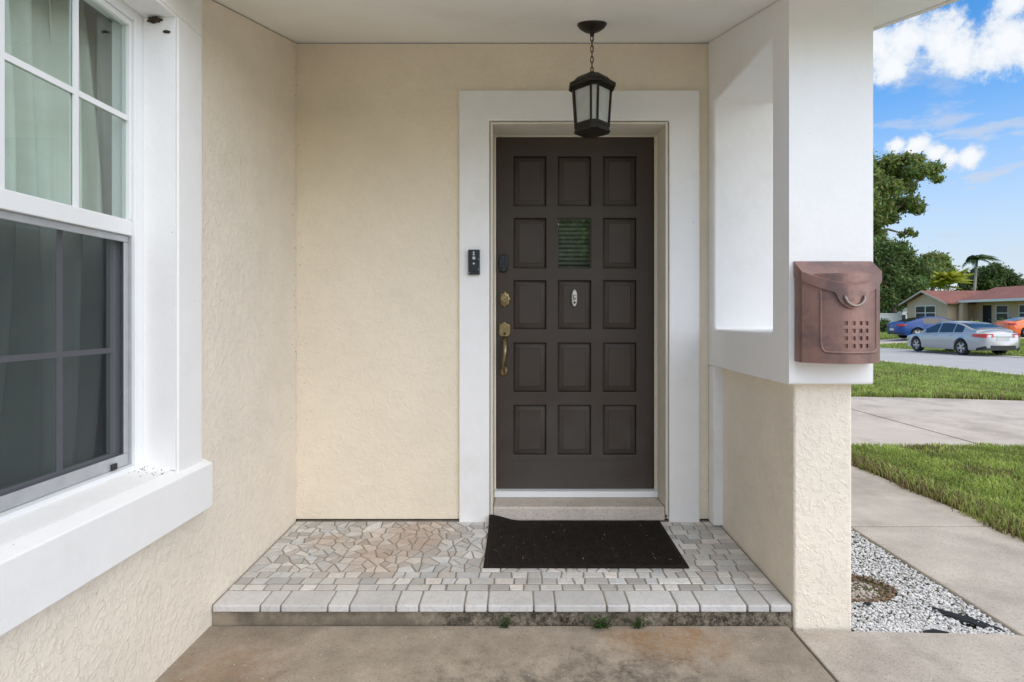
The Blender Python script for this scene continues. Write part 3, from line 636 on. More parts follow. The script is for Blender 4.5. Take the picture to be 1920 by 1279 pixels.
m = MB(); m.lathe([(.008, 0), (.008, .006), (.001, .006)], (c.x, DY-.011, c.z-.026), 12, 'y'); m.build('thumb_piece', m_black, door)
m = MB(); pts = []; rd = []
for k in range(15):
    t = k/14; z = dzz(635)-.205*t; y = DY-.012-.052*math.sin(math.pi*min(1, t*1.06))**.8*(1-.25*t); pts.append((dxx(946)+.004*math.sin(t*6), y, z)); rd.append(.0115-.006*t+.003*math.sin(math.pi*t))
m.tube(pts, rd, 10); m.build('grip', m_brass, door, smooth=True, label='curved brass door grip')
c = dp(945.5, 696); sh = lambda k, y: [(c.x+a*k, y, c.z+b2*k) for a, b2 in ((-.010, -.028), (.010, -.028), (.020, -.014), (.022, .008), (.012, .026), (-.012, .026), (-.022, .008), (-.020, -.014))]
plate('grip_foot', [sh(1, DY+.001), sh(1, DY-.007), sh(.7, DY-.015)], m_brass, door)
c = dp(1077, 559)
plate('door_knocker', [oval(c.x, c.z, .0185, .052, DY+.008, 24, 2), oval(c.x, c.z, .0185, .052, DY-.004, 24, 2), oval(c.x, c.z, .014, .047, DY-.009, 24, 2)], m_nickel, door, label='small satin nickel oval knocker')
m = MB(); m.tube([(c.x, DY-.008, c.z+.016), (c.x, DY-.020, c.z+.012), (c.x, DY-.020, c.z-.002), (c.x, DY-.010, c.z-.008)], [.008, .0095, .008, .006], 10); m.build('knocker_arm', m_nickel, door, smooth=True)
m = MB(); m.lathe([(.0075, 0), (.0075, .0015), (.001, .0015)], (c.x, DY-.0092, c.z-.026), 14, 'y'); m.build('peep_hole', m_black, door)
# doorbell on the surround
by = WY-.022; bs = F/by; bx = lambda x: (x-CXP)/bs; bz = lambda y: CZ+(CYP-y)/bs
bell = thing('doorbell', (bx(889), by, bz(516)), 'black video doorbell on the white door surround', 'doorbell')
m = MB(); m.box(bx(878.5), bx(900), by-.026, by-.0004, bz(515.5), bz(469)); m.build('body', m_black, bell, bevel=.004)
m = MB(); m.box(bx(881), bx(897.5), by-.0285, by-.0264, bz(491), bz(471.5)); m.build('camera_plate', m_blackgl, bell, bevel=.001)
m = MB(); m.lathe([(.0085, 0), (.0085, .003), (.006, .004), (.001, .003)], (bx(889.3), by-.0286, bz(485)), 16, 'y'); m.build('lens', m_grey_led, bell)
for q in (474.5, 478.5): m = MB(); m.lathe([(.005, 0), (.005, .002), (.001, .0025)], (bx(889), by-.0286, bz(q)), 12, 'y'); m.build('indicator', m_grey_led, bell)
m = MB(); m.lathe([(.0055, 0), (.0055, .002), (.001, .0025)], (bx(889), by-.0264, bz(495)), 12, 'y'); m.build('sensor', m_grey_led, bell)
m = MB(); m.prism([(bx(885), bz(510)), (bx(893), bz(510)), (bx(893), bz(502)), (bx(891), bz(498.5)), (bx(887), bz(498.5)), (bx(885), bz(502))], 1, by-.030, by-.0264); m.build('push_button', m_blackgl, bell, bevel=.001)
for q in ((898, 487), (898, 506), (880.5, 512)): m = MB(); m.lathe([(.0028, 0), (.0028, .001), (.0005, .001)], (bx(q[0]), by-.0263, bz(q[1])), 8, 'y'); m.build('screw', m_alu, bell)
# ------------------------------------------------------------------ window on the left wall
TXF = LX+.024                                         # face of the white band
win = MB()
FXo, FXi = -1.313, -1.395
win.box(FXi, FXo, WY1-.050, WY1-.001, WZ0+.001, WZ1-.001); win.box(FXi, FXo, WY0+.001, WY0+.05, WZ0+.001, WZ1-.001)
win.box(FXi, FXo, WY0+.0503, WY1-.0503, WZ1-.045, WZ1-.001); win.box(FXi, FXo+.006, WY0+.0503, WY1-.0503, WZ0+.001, WZ0+.030)
window = win.build('window', m_vinyl, house, bevel=.003); window['label'] = 'white hung window with grid bars and an insect screen'
ya, yb = WY0+.051, WY1-.051
m = MB(); ux = -1.322                                  # upper sash, outside
m.box(ux-.03, ux, ya, yb, 1.503, 1.556); m.box(ux-.03, ux, ya, ya+.018, 1.5563, WZ1-.046); m.box(ux-.03, ux, yb-.012, yb, 1.5563, WZ1-.046); m.box(ux-.03, ux, ya+.0183, yb-.0123, WZ1-.066, WZ1-.046)
m.build('upper_sash', m_vinyl, window, bevel=.003)
m = MB(); m.quad((ux-.014, ya+.0185, 1.5565), (ux-.014, yb-.0125, 1.5565), (ux-.014, yb-.0125, WZ1-.0665), (ux-.014, ya+.0185, WZ1-.0665)); m.build('pane', m_glass, window)
for yy in (1.71, 1.462, 1.214):
    m = MB(); m.box(ux-.0195, ux-.0165, yy-.009, yy+.009, 1.557, WZ1-.067); m.box(ux-.0115, ux-.006, yy-.009, yy+.009, 1.557, WZ1-.067); m.build('muntin', m_vinyl, window)
m = MB(); m.box(ux-.0195, ux-.0165, ya+.02, yb-.014, 1.893, 1.911); m.box(ux-.0112, ux-.0063, ya+.02, yb-.014, 1.893, 1.911); m.build('muntin', m_vinyl, window)
lx = -1.362                                             # lower sash, inside, behind the screen
m = MB(); m.box(lx-.03, lx, ya, yb, WZ0+.031, WZ0+.075); m.box(lx-.03, lx, ya, yb, 1.50, 1.54); m.box(lx-.03, lx, ya, ya+.03, WZ0+.0753, 1.4997); m.box(lx-.03, lx, yb-.03, yb, WZ0+.0753, 1.4997)
m.build('lower_sash', m_vinyl, window, bevel=.003)
m = MB(); m.quad((lx-.014, ya+.0303, WZ0+.0755), (lx-.014, yb-.0303, WZ0+.0755), (lx-.014, yb-.0303, 1.4995), (lx-.014, ya+.0303, 1.4995)); m.build('pane', m_glass, window)
for yy in (1.70, 1.462, 1.224): m = MB(); m.box(lx-.0115, lx-.006, yy-.008, yy+.008, WZ0+.076, 1.499); m.build('muntin', m_vinyl, window)
m = MB(); m.box(lx-.0112, lx-.0063, ya+.031, yb-.031, 1.105, 1.122); m.build('muntin', m_vinyl, window)
sx = -1.334                                             # screen with its grey frame in the track
m = MB(); m.box(sx-.008, sx, ya+.001, yb-.001, WZ0+.032, WZ0+.072); m.box(sx-.008, sx, ya+.001, yb-.001, 1.480, 1.502); m.box(sx-.008, sx, ya+.001, ya+.022, WZ0+.0723, 1.4797); m.box(sx-.008, sx, yb-.022, yb-.001, WZ0+.0723, 1.4797)
m.build('screen_frame', m_alu, window, bevel=.002)
m = MB(); m.quad((sx-.004, ya+.0222, WZ0+.0725), (sx-.004, yb-.0222, WZ0+.0725), (sx-.004, yb-.0222, 1.4795), (sx-.004, ya+.0222, 1.4795)); m.build('insect_screen', m_screen, window)
m = MB(); m.box(sx+.0003, sx+.006, 1.86, 1.885, WZ0+.033, WZ0+.052); m.build('screen_latch', m_darkgap, window)
m = MB(); m.box(FXi, FXo-.012, yb-.0005, yb+.0003, WZ0+.032, 1.50); m.build('screen_track', m_alu, window)
# band and sill
m = MB(); bw = .152
m.box(LX+.0006, TXF, WY1, WY1+bw, WZ0-.02, WZ1+.0); m.box(LX+.0006, TXF, WY0-bw, WY0, WZ0-.02, WZ1)
m.prism([(WY0-bw, WZ1+.0003), (WY1+bw, WZ1+.0003), (WY1+bw, min(WZ1+.165, ceil_z(WY1+bw)-.006)), (1.93, ceil_z(1.93)-.006), (WY0-bw, ceil_z(1.93)-.006)], 0, LX+.0006, TXF)
wtrim = m.build('window_surround', m_white, house, bevel=.005); wtrim['label'] = 'white band framing the window'
m = MB(); rv = .0105                                    # plastered reveal inside the opening
m.box(FXo+.001, TXF-.004, WY1-rv, WY1-.0004, WZ0+.001, WZ1-.0004); m.box(FXo+.001, TXF-.004, WY0+.0004, WY0+rv, WZ0+.001, WZ1-.0004); m.box(FXo+.001, TXF-.004, WY0+rv+.0004, WY1-rv-.0004, WZ1-rv, WZ1-.0004)
m.build('window_reveal', m_white, wtrim)
SXF = -1.172
m = MB(); m.prism([(LX+.0008, .500), (SXF, .500), (SXF, .668), (LX+.0008, .690)], 1, WY0-.18, WY1+.185)
sill = m.build('window_sill', m_white, wtrim, bevel=.005); sill['label'] = 'deep white sloping window sill'
m = MB(); m.prism([(LX+.0006, WZ0-.02), (LX+.0006, .6905), (FXo-.01, .711), (FXo-.01, WZ0-.02)], 1, WY0+.0006, WY1-.0006); m.build('inner_sill', m_white, wtrim)
# curtains inside
def curtain(name, y0, y1, seed, label, gather, xo):
    rr = random.Random(seed); v = []; f = []; nu, nv = 110, 14; ph = rr.random()*6
    for j in range(nv):
        t = j/(nv-1); z = .35+2.0*t
        for i in range(nu):
            s = i/(nu-1); w = 1-gather*math.sin(math.pi*min(1, max(0, (1-t)*1.1)))*.5
            y = y1-(y1-y0)*s*w
            x = xo+.030*math.sin(s*38+ph+1.2*math.sin(t*2.2))+.026*math.sin(s*15+t*3+ph)+.012*math.sin(s*71)
            v.append((x, y, z))
    for j in range(nv-1):
        for i in range(nu-1): f.append((j*nu+i, j*nu+i+1, (j+1)*nu+i+1, (j+1)*nu+i))
    o = link_mesh(name, v, f, m_curtain, None, smooth=True)
    s = o.modifiers.new('cloth', 'SOLIDIFY'); s.thickness = .002
    return tag(o, label, 'curtain', 'curtains behind the window')
curtain('curtain', 1.80, 2.62, 1, 'pale sheer curtain beside the right jamb behind the window', .18, -1.53)
curtain('curtain', 1.05, 1.88, 2, 'pale sheer curtain drawn back towards the middle of the window', .45, -1.50)
# ------------------------------------------------------------------ porch floor: concrete step, grout bed, marble pieces
m = MB(); m.prism([(NY+.006, -.08), (WY+.3, -.08), (WY+.3, porch_z(WY+.3)-.014), (NY+.006, porch_z(NY)-.028)], 0, LX-.004, PX0+.02)
porch = m.build('porch_floor', m_riser); porch['kind'] = 'structure'
m = MB(); m.prism([(NY+.008, porch_z(NY)-.027), (WY+.2, porch_z(WY+.2)-.0135), (WY+.2, porch_z(WY+.2)-.004), (NY+.008, porch_z(NY)-.004)], 0, LX+.001, PX0-.001); m.build('grout_bed', m_grout, porch)
def inset(poly, d):
    """shrink a convex outline"""
    def clip(p, a, n):
        out = []
        for i in range(len(p)):
            q, r_ = p[i], p[(i+1) % len(p)]; dq = (q[0]-a[0])*n[0]+(q[1]-a[1])*n[1]; dr = (r_[0]-a[0])*n[0]+(r_[1]-a[1])*n[1]
            if dq >= 0: out.append(q)
            if dq*dr < 0: t = dq/(dq-dr); out.append((q[0]+(r_[0]-q[0])*t, q[1]+(r_[1]-q[1])*t))
        return out
    res = poly
    for i in range(len(poly)):
        a, b2 = poly[i], poly[(i+1) % len(poly)]; ex, ey = b2[0]-a[0], b2[1]-a[1]; l = math.hypot(ex, ey)
        if l < 1e-6: continue
        n = (-ey/l, ex/l); res = clip(res, (a[0]+n[0]*d, a[1]+n[1]*d), n)
        if len(res) < 3: return []
    return res
def parea(p): return abs(sum(p[i][0]*p[(i+1) % len(p)][1]-p[(i+1) % len(p)][0]*p[i][1] for i in range(len(p))))/2
rt = random.Random(21)
def shade():
    g = rt.choice((.50, .58, .62, .66, .72, .55, .46)); k = rt.random()
    t = (g, g*.975, g*.915) if k < .66 else ((g*1.02, g*.94, g*.86) if k < .78 else (g*.95, g*.96, g*.94))
    return np.array(t)*rt.uniform(.9, 1.1)
pieces = []
def split(poly, target):
    A = parea(poly)
    cxm = sum(p[0] for p in poly)/len(poly); cym = sum(p[1] for p in poly)/len(poly)
    if A < target*rt.uniform(.75, 1.7): pieces.append(poly); return
    best = max(((math.hypot(p[0]-q[0], p[1]-q[1]), p, q) for p in poly for q in poly), key=lambda t: t[0]); ang = math.atan2(best[2][1]-best[1][1], best[2][0]-best[1][0])
    orderly = max(sstep((cxm-.70)/.12), sstep((2.56-cym)/.08), sstep((-.92-cxm)/.1)*.8)
    xs = [p[0] for p in poly]; ys = [p[1] for p in poly]
    if rt.random() < orderly: n = (1, 0) if (max(xs)-min(xs)) > 1.15*(max(ys)-min(ys)) else (0, 1); w = rt.uniform(-.07, .07)
    else: n = (math.cos(ang), math.sin(ang)); w = rt.uniform(-.34, .34)
    n = (n[0]*math.cos(w)-n[1]*math.sin(w), n[0]*math.sin(w)+n[1]*math.cos(w))
    pr = [p[0]*n[0]+p[1]*n[1] for p in poly]; mid = min(pr)+(max(pr)-min(pr))*rt.uniform(.36, .64)
    def half(sg):
        out = []
        for i in range(len(poly)):
            q, r_ = poly[i], poly[(i+1) % len(poly)]; dq = sg*(pr[i]-mid); dr = sg*(pr[(i+1) % len(poly)]-mid)
            if dq >= 0: out.append(q)
            if dq*dr < 0: t = dq/(dq-dr); out.append((q[0]+(r_[0]-q[0])*t, q[1]+(r_[1]-q[1])*t))
        return out
    split(half(1), target); split(half(-1), target)
TX0, TX1 = LX+.008, PX0-.008
def halfplane(p, a, n):
    out = []
    for i in range(len(p)):
        q, r_ = p[i], p[(i+1) % len(p)]; dq = (q[0]-a[0])*n[0]+(q[1]-a[1])*n[1]; dr = (r_[0]-a[0])*n[0]+(r_[1]-a[1])*n[1]
        if dq >= 0: out.append(q)
        if dq*dr < 0: t = dq/(dq-dr); out.append((q[0]+(r_[0]-q[0])*t, q[1]+(r_[1]-q[1])*t))
    return out
def crazy(x0, x1, y0, y1, cell):                  # irregular broken pieces: cells round scattered seeds, large ones broken once more
    nx, ny = max(1, round((x1-x0)/cell)), max(1, round((y1-y0)/cell)); sd_ = [(x0+(x1-x0)*(i+.5+rt.uniform(-.42, .42))/nx, y0+(y1-y0)*(j+.5+rt.uniform(-.42, .42))/ny) for i in range(nx) for j in range(ny)]
    for a in sd_:
        p = [(x0, y0), (x1, y0), (x1, y1), (x0, y1)]
        for b2 in sd_:
            if a is b2 or abs(a[0]-b2[0]) > cell*3 or abs(a[1]-b2[1]) > cell*3: continue
            p = halfplane(p, ((a[0]+b2[0])/2, (a[1]+b2[1])/2), (a[0]-b2[0], a[1]-b2[1]))
            if len(p) < 3: break
        if len(p) >= 3: split(p, .0033)
def rows(x0, x1, y0, y1, n, wa, wb):
    ys = [y0+(y1-y0)*k/n for k in range(n+1)]
    for k in range(n):
        x = x0; l0 = l1 = x0
        while x < x1-.01:
            x += rt.uniform(wa, wb); x = x1 if x1-x < wa*.8 else x
            r0, r1 = (x1, x1) if x >= x1 else (x+rt.uniform(-.007, .007), x+rt.uniform(-.007, .007))
            pieces.append([(l0, ys[k]), (r0, ys[k]), (r1, ys[k+1]), (l1, ys[k+1])]); l0, l1 = r0, r1
rows(TX0, .74, 2.425, 2.532, 2, .05, .10)
rows(.74, TX1, 2.425, WY-.012, 12, .05, .095)
crazy(TX0, .74, 2.532, WY-.012, .076)
x = TX0
while x < TX1-.03:
    w = rt.uniform(.055, .10); w = TX1-x if TX1-x-w < .05 else w
    pieces.append([(x, 2.371), (x+w, 2.371), (x+w+rt.uniform(-.006, .006), 2.422), (x+rt.uniform(-.006, .006), 2.422)]); x += w
MX0, MX1, MY0, MY1 = -.158, .768, 2.562, 3.098
def piece_mesh(poly, dh):
    p = inset(poly, .0037)
    if len(p) < 3 or parea(p) < .00012: return None
    if sum(p[i][0]*p[(i+1) % len(p)][1]-p[(i+1) % len(p)][0]*p[i][1] for i in range(len(p))) < 0: p = p[::-1]
    q = inset(p, .0018)
    if len(q) != len(p): q = [(a+(sum(c[0] for c in p)/len(p)-a)*.05, b2+(sum(c[1] for c in p)/len(p)-b2)*.05) for a, b2 in p]
    k = len(p); v = [(a, b2, porch_z(b2)-.0042) for a, b2 in p]+[(a, b2, porch_z(b2)-.0012+dh) for a, b2 in p]+[(a, b2, porch_z(b2)+dh) for a, b2 in q]
    f = [tuple(range(2*k, 3*k))]+[(i, (i+1) % k, k+(i+1) % k, k+i) for i in range(k)]+[(k+i, k+(i+1) % k, 2*k+(i+1) % k, 2*k+i) for i in range(k)]
    return v, f
vis = []; hid = []
for p in pieces:
    cxm = sum(q[0] for q in p)/len(p); cym = sum(q[1] for q in p)/len(p)
    (hid if (MX0+.01 < cxm < MX1-.01 and MY0+.015 < cym < MY1+.02) else vis).append(p)
vis.sort(key=lambda p: -parea(p))
def joined(lst, name):
    V = []; Fc = []; T = []
    for p in lst:
        r_ = piece_mesh(p, rt.uniform(-.0007, .0006))
        if not r_: continue
        n = len(V); V += r_[0]; Fc += [tuple(i+n for i in f) for f in r_[1]]; s = shade(); T += [s]*len(r_[0])
    if V: o = link_mesh(name, V, Fc, m_marble, porch, tints=np.array(T)); o['kind'] = 'stuff'
for p in vis[:275]:
    r_ = piece_mesh(p, rt.uniform(-.0007, .0006))
    if r_: link_mesh('marble_piece', r_[0], r_[1], m_marble, porch, tints=shade())
joined(vis[275:]+hid, 'small_marble_pieces')
bnd = [LX*473+CXP+3]+[488, 526.5, 614.5, 655.5, 742.5, 785.5, 870.5, 914, 1000.5, 1041, 1137.5, 1179.5, 1269, 1312, 1400.5, 1443, CXP+TX1*473]
ex = [(b2-CXP)/473 for b2 in bnd]
for a, b2 in zip(ex, ex[1:]):
    m = MB(); m.prism([(NY-.006, porch_z(NY)-.027), (2.3665, porch_z(2.3665)-.0145), (2.3665, porch_z(2.3665)+.0005), (NY-.006, porch_z(NY)+.0005)], 0, a+.0032, b2-.0032)
    g = rt.uniform(.52, .66); o = link_mesh('edge_tile', m.v, m.f, m_marble, porch, tints=np.array((g*1.0, g*.985, g*.955)))
    bv = o.modifiers.new('edge', 'BEVEL'); bv.width = .0045; bv.segments = 2
# ------------------------------------------------------------------ door mat
nx_, ny_ = 48, 30; v = []; f = []
def mat_z(x, y):
    z = porch_z(y)+.0012; u = (MX0+.17-x)/.17; w = (y-(MY1-.13))/.13
    if u > 0 and w > 0: z += .030*sstep(min(1, u*1.0))*sstep(w)*1.1
    return z
for k in (0, 1):
    for j in range(ny_):
        for i in range(nx_):
            x = MX0+(MX1-MX0)*i/(nx_-1); y = MY0+(MY1-MY0)*j/(ny_-1); y -= .003*(i/(nx_-1)); v.append((x, y, mat_z(x, y)+.007*k))
n0 = nx_*ny_
for j in range(ny_-1):
    for i in range(nx_-1):
        a = j*nx_+i; f.append((a, a+nx_, a+nx_+1, a+1)); f.append((n0+a, n0+a+1, n0+a+nx_+1, n0+a+nx_))
ringi = [i for i in range(nx_)]+[j*nx_+nx_-1 for j in range(1, ny_)]+[(ny_-1)*nx_+i for i in range(nx_-2, -1, -1)]+[j*nx_ for j in range(ny_-2, 0, -1)]
for a, b2 in zip(ringi, ringi[1:]+ringi[:1]): f.append((a, b2, b2+n0, a+n0))
dm = thing('door_mat', (.305, 2.83, porch_z(2.83)), 'black ribbed door mat with one corner curled against the doorstep', 'mat')
link_mesh('backing', v, f, m_rubber, dm)
m = MB(); k = 0
for i in range(74):
    x = MX0+.022+(MX1-MX0-.044)*i/73; pts = []
    for j in range(16):
        y = MY0+.022+(MY1-MY0-.044)*j/15; pts.append((x, y, mat_z(x, y)+.0072))
    for p, q in zip(pts, pts[1:]):
        m.quad((p[0]-.0025, p[1], p[2]), (q[0]-.0025, q[1], q[2]), (q[0]-.001, q[1], q[2]+.003), (p[0]-.001, p[1], p[2]+.003)); m.quad((p[0]-.001, p[1], p[2]+.003), (q[0]-.001, q[1], q[2]+.003), (q[0]+.003, q[1], q[2]), (p[0]+.003, p[1], p[2]))
m.build('ribs', m_rubber, dm)
m = MB(); rr = random.Random(4)
for k in range(60):
    x = rr.uniform(MX0+.03, MX1-.03); y = rr.uniform(MY0+.03, MY1-.05); a = rr.uniform(0, 6.28); l = rr.uniform(.002, .008); z = mat_z(x, y)+.0105; dx, dy = math.cos(a)*l, math.sin(a)*l
    m.quad((x-dx-dy*.12, y-dy+dx*.12, z), (x+dx-dy*.12, y+dy+dx*.12, z+.001), (x+dx+dy*.12, y+dy-dx*.12, z+.001), (x-dx+dy*.12, y-dy-dx*.12, z))
o = m.build('lint', m_lint, dm); o['kind'] = 'stuff'
# ------------------------------------------------------------------ hanging lantern
LYc = 2.68; LXc = (1110-CXP)*LYc/F
def lz(y): return CZ+(CYP-y)*LYc/F
lan = thing('hanging_lantern', (LXc, LYc, lz(250)), 'black iron lantern with frosted panes hanging by a chain above the door', 'lantern')
cz0 = ceil_z(LYc)
m = MB(); prof = [(.001, .004), (.068, .004), (.069, -.006), (.060, -.018), (.040, -.030), (.018, -.037), (.011, -.046), (.009, -.058), (.001, -.060)]
rings = []
for r_, h in prof:
    rings.append([(LXc+r_*math.cos(t), LYc+r_*math.sin(t), cz0+h+SL*r_*math.sin(t)*max(0, 1+h/.035)) for t in [2*math.pi*k/32 for k in range(32)]])
m.loft(rings); m.build('canopy', m_iron, lan, smooth=True)
ztop, zloop = cz0-.056, lz(137)
nl = 7; pitch = (ztop-zloop)/nl
for k in range(nl):
    zc = ztop-pitch*(k+.5); a, b2 = .0075, pitch*.5+.0035; m = MB(); pts = []
    for t in [2*math.pi*q/18 for q in range(18)]:
        p = (a*math.cos(t), b2*math.copysign(abs(math.sin(t))**.8, math.sin(t))); pts.append((LXc+p[0], LYc, zc+p[1]) if k % 2 == 0 else (LXc, LYc+p[0], zc+p[1]))
    m.tube(pts, .0021, 6, closed=True); m.build('chain_link', m_chain, lan, smooth=True)
m = MB(); m.tube([(LXc+.013*math.cos(t), LYc, zloop-.006+.013*math.sin(t)) for t in [2*math.pi*q/20 for q in range(20)]], .0028, 6, closed=True); m.tube([(LXc+.003, LYc+.003, ztop), (LXc, LYc, zloop+.004)], .0012, 5); m.build('loop', m_iron, lan, smooth=True)
def octa(A, n, z): return [(LXc+x, LYc+y, z) for x, y in ((n, -A), (A, -n), (A, n), (n, A), (-n, A), (-A, n), (-A, -n), (-n, -A))]
zt, zb_ = lz(166), lz(236)
m = MB(); m.loft([octa(.088, .02, zt-.004), octa(.104, .03, zt-.003), octa(.107, .032, zt+.002), octa(.107, .032, zt+.016), octa(.100, .03, zt+.019), octa(.088, .027, zt+.026), octa(.070, .022, zt+.046), octa(.052, .017, zt+.055), octa(.02, .008, zt+.064), octa(.006, .003, zt+.070)])
fix_normals(m.build('cap', m_iron, lan, bevel=.0015))
top, bot = octa(.088, .017, zt-.002), octa(.077, .015, zb_)
m = MB()
for p, q in zip(top, bot): m.tube([p, q], .0058, 6)
m.loft([octa(.090, .018, zt-.004), octa(.090, .018, zt-.016)], cap=False); m.loft([octa(.083, .016, zt-.004), octa(.083, .016, zt-.016)], cap=False)
fix_normals(m.build('frame', m_iron, lan))
for i in range(8):
    a, b2, c2, d2 = [Vector(q) for q in (top[i], top[(i+1) % 8], bot[(i+1) % 8], bot[i])]; ctr = (a+b2+c2+d2)/4; nrm = (b2-a).cross(d2-a).normalized()
    ins = [ctr+(q-ctr)*.93 for q in (a, b2, c2, d2)]; inn = Vector((LXc, LYc, ctr.z))-ctr; inn.normalize(); ins = [q+inn*.004 for q in ins]; bk = [q+inn*.003 for q in ins]
    m = MB(); m.loft([ins, bk]); fix_normals(m.build('pane', m_frost, lan))
m = MB(); m.loft([octa(.070, .014, zb_+.006), octa(.081, .017, zb_+.006), octa(.083, .018, zb_), octa(.083, .018, zb_-.008), octa(.079, .017, zb_-.010), octa(.079, .017, zb_-.024), octa(.083, .018, zb_-.026), octa(.083, .018, zb_-.033), octa(.074, .016, zb_-.036), octa(.05, .012, zb_-.030)])
fix_normals(m.build('base_ring', m_iron, lan, bevel=.001))
m = MB(); m.lathe([(.012, 0), (.012, .035), (.018, .05), (.022, .075), (.018, .10), (.006, .115)], (LXc, LYc, zb_+.0), 16); m.build('bulb', m_frost, lan, smooth=True)
# ------------------------------------------------------------------ mailbox
MBY = VY0; bxm = (1.060+1.352)/2; bhw = .146
mb = thing('mailbox', (bxm, MBY, 1.056), 'aged copper mailbox with bowed front mounted on the white pillar', 'mailbox')
def bow(t, d0, d1): return MBY-(d0+(d1-d0)*(1-t*t))       # t in -1..1 across the front
NB = 25; ts = [-1+2*i/(NB-1) for i in range(NB)]
zb0, zl0, zl1 = 1.056, 1.392, 1.440
# body: front bowed wall with a grid of square holes cut through
fz = [zb0, zb0+.03]; hole = .0145; pit = .0275; gx0 = -1.5*pit; gz0 = 1.121
hx = sorted([bxm+.018+gx0+k*pit+s*hole/2 for k in range(4) for s in (-1, 1)]); hz = sorted([gz0+k*pit+s*hole/2 for k in range(4) for s in (-1, 1)])
xs = sorted(set([bxm-bhw+2*bhw*i/24 for i in range(25)])|set()); xs = sorted([x for x in xs if all(abs(x-h) > .004 for h in hx) and not any(hx[2*k] < x < hx[2*k+1] for k in range(4))]+hx)
zs_ = sorted([z for z in [zb0, zb0+.02, zb0+.03, 1.24, 1.27, 1.30, 1.33, 1.36, 1.385]]+hz)
m = MB()
def fy_(x): t = (x-bxm)/bhw; return bow(t, .058, .132)
idx = {}
def addv(i, j):
    if (i, j) not in idx: idx[i, j] = len(m.v); m.v.append((xs[i], fy_(xs[i]), zs_[j]))
    return idx[i, j]
hi = [xs.index(h) for h in hx]; hj = [zs_.index(h) for h in hz]
holes = {(hi[2*a], hj[2*b2]) for a in range(4) for b2 in range(4)}
for i in range(len(xs)-1):
    for j in range(len(zs_)-1):
        if (i, j) in holes:
            q = [(xs[i], zs_[j]), (xs[i+1], zs_[j]), (xs[i+1], zs_[j+1]), (xs[i], zs_[j+1])]
            fr = [(a, fy_(a), b2) for a, b2 in q]; bk = [(a, fy_(a)+.006, b2) for a, b2 in q]
            for k in range(4): m.quad(fr[k], fr[(k+1) % 4], bk[(k+1) % 4], bk[k])
            m.quad(*bk); continue
        m.f.append((addv(i, j), addv(i+1, j), addv(i+1, j+1), addv(i, j+1)))
x0, x1 = xs[0], xs[-1]
m.quad((x0, MBY-.001, zb0), (x0, fy_(x0), zb0), (x0, fy_(x0), 1.385), (x0, MBY-.001, 1.385)); m.quad((x1, fy_(x1), zb0), (x1, MBY-.001, zb0), (x1, MBY-.001, 1.385), (x1, fy_(x1), 1.385))
n = len(m.v); m.v += [(x, fy_(x), zb0) for x in xs]+[(x1, MBY-.001, zb0), (x0, MBY-.001, zb0)]; m.f.append(tuple(range(n, len(m.v))))
fix_normals(m.build('box', m_copper, mb))
m = MB()                                               # embossed rib round the front
def ribp(x, z): return (x, fy_(x)-.0005, z)
pts = [ribp(bxm-.097, 1.37-i*.02) for i in range(13)]+[ribp(bxm-.097+.004, 1.108), ribp(bxm-.085, 1.099)]+[ribp(bxm-.085+i*.0179, 1.097) for i in range(1, 11)]+[ribp(bxm+.108, 1.104), ribp(bxm+.112, 1.115)]+[ribp(bxm+.112, 1.13+i*.02) for i in range(13)]
m.tube(pts, .0052, 8); m.build('rib', m_copper, mb, smooth=True)
# lid: sloping top, bowed front lip with a rounded tab
lw = bhw+.004
m = MB()
def ly(x, d): t = (x-bxm)/lw; return MBY-(.064+(.146-.064)*(1-t*t)) if d else MBY-.0015
slope = (1.440-1.397)/.064
lx_ = [bxm+lw*t for t in ts]; tz = []
rim_t = [(x, ly(x, 1), zl1-slope*(MBY-ly(x, 1))) for x in lx_]; back = [(x, MBY-.0015, zl1) for x in lx_]
def tab(x): q = abs(x-bxm)/.058; return   .036+(.050*math.sqrt(max(0, 1-q*q)) if q < 1 else 0)
rim_b = [(x, ly(x, 1)-.001, zl1-slope*(MBY-ly(x, 1))-tab(x)) for x in lx_]
fine = sorted(set([round(x, 5) for x in lx_]+[round(bxm+.056*math.sin(q*math.pi/16), 5) for q in range(-8, 9)]))
rim_t = [(x, ly(x, 1), zl1-slope*(MBY-ly(x, 1))) for x in fine]; back = [(x, MBY-.0015, zl1) for x in fine]; rim_b = [(x, ly(x, 1)-.001, zl1-slope*(MBY-ly(x, 1))-tab(x)) for x in fine]
inb = [(x, y+.004, z) for x, y, z in rim_b]; inb_t = [(x, y+.004, z-.004) for x, y, z in rim_t]
m.loft([back, rim_t, rim_b, inb, inb_t], cap=False, closed=False)
for e in (0, -1): m.quad(back[e], rim_t[e], rim_b[e], (rim_b[e][0], MBY-.0015, rim_b[e][2]+.02))
fix_normals(m.build('lid', m_copper, mb))
lid_o = [c_ for c_ in mb.children if c_.name.startswith('lid')][0]
hzc = zl1-slope*(.146)-.046
m = MB(); m.tube([(bxm+.035*math.cos(t), ly(bxm+.035*math.cos(t), 1)-.008+(.007 if k in (0, 16) else 0), hzc+.006+.036*math.sin(t)) for k, t in enumerate([math.pi+math.pi*q/16 for q in range(17)])], .0048, 8); m.build('handle', m_pewter, lid_o, smooth=True)
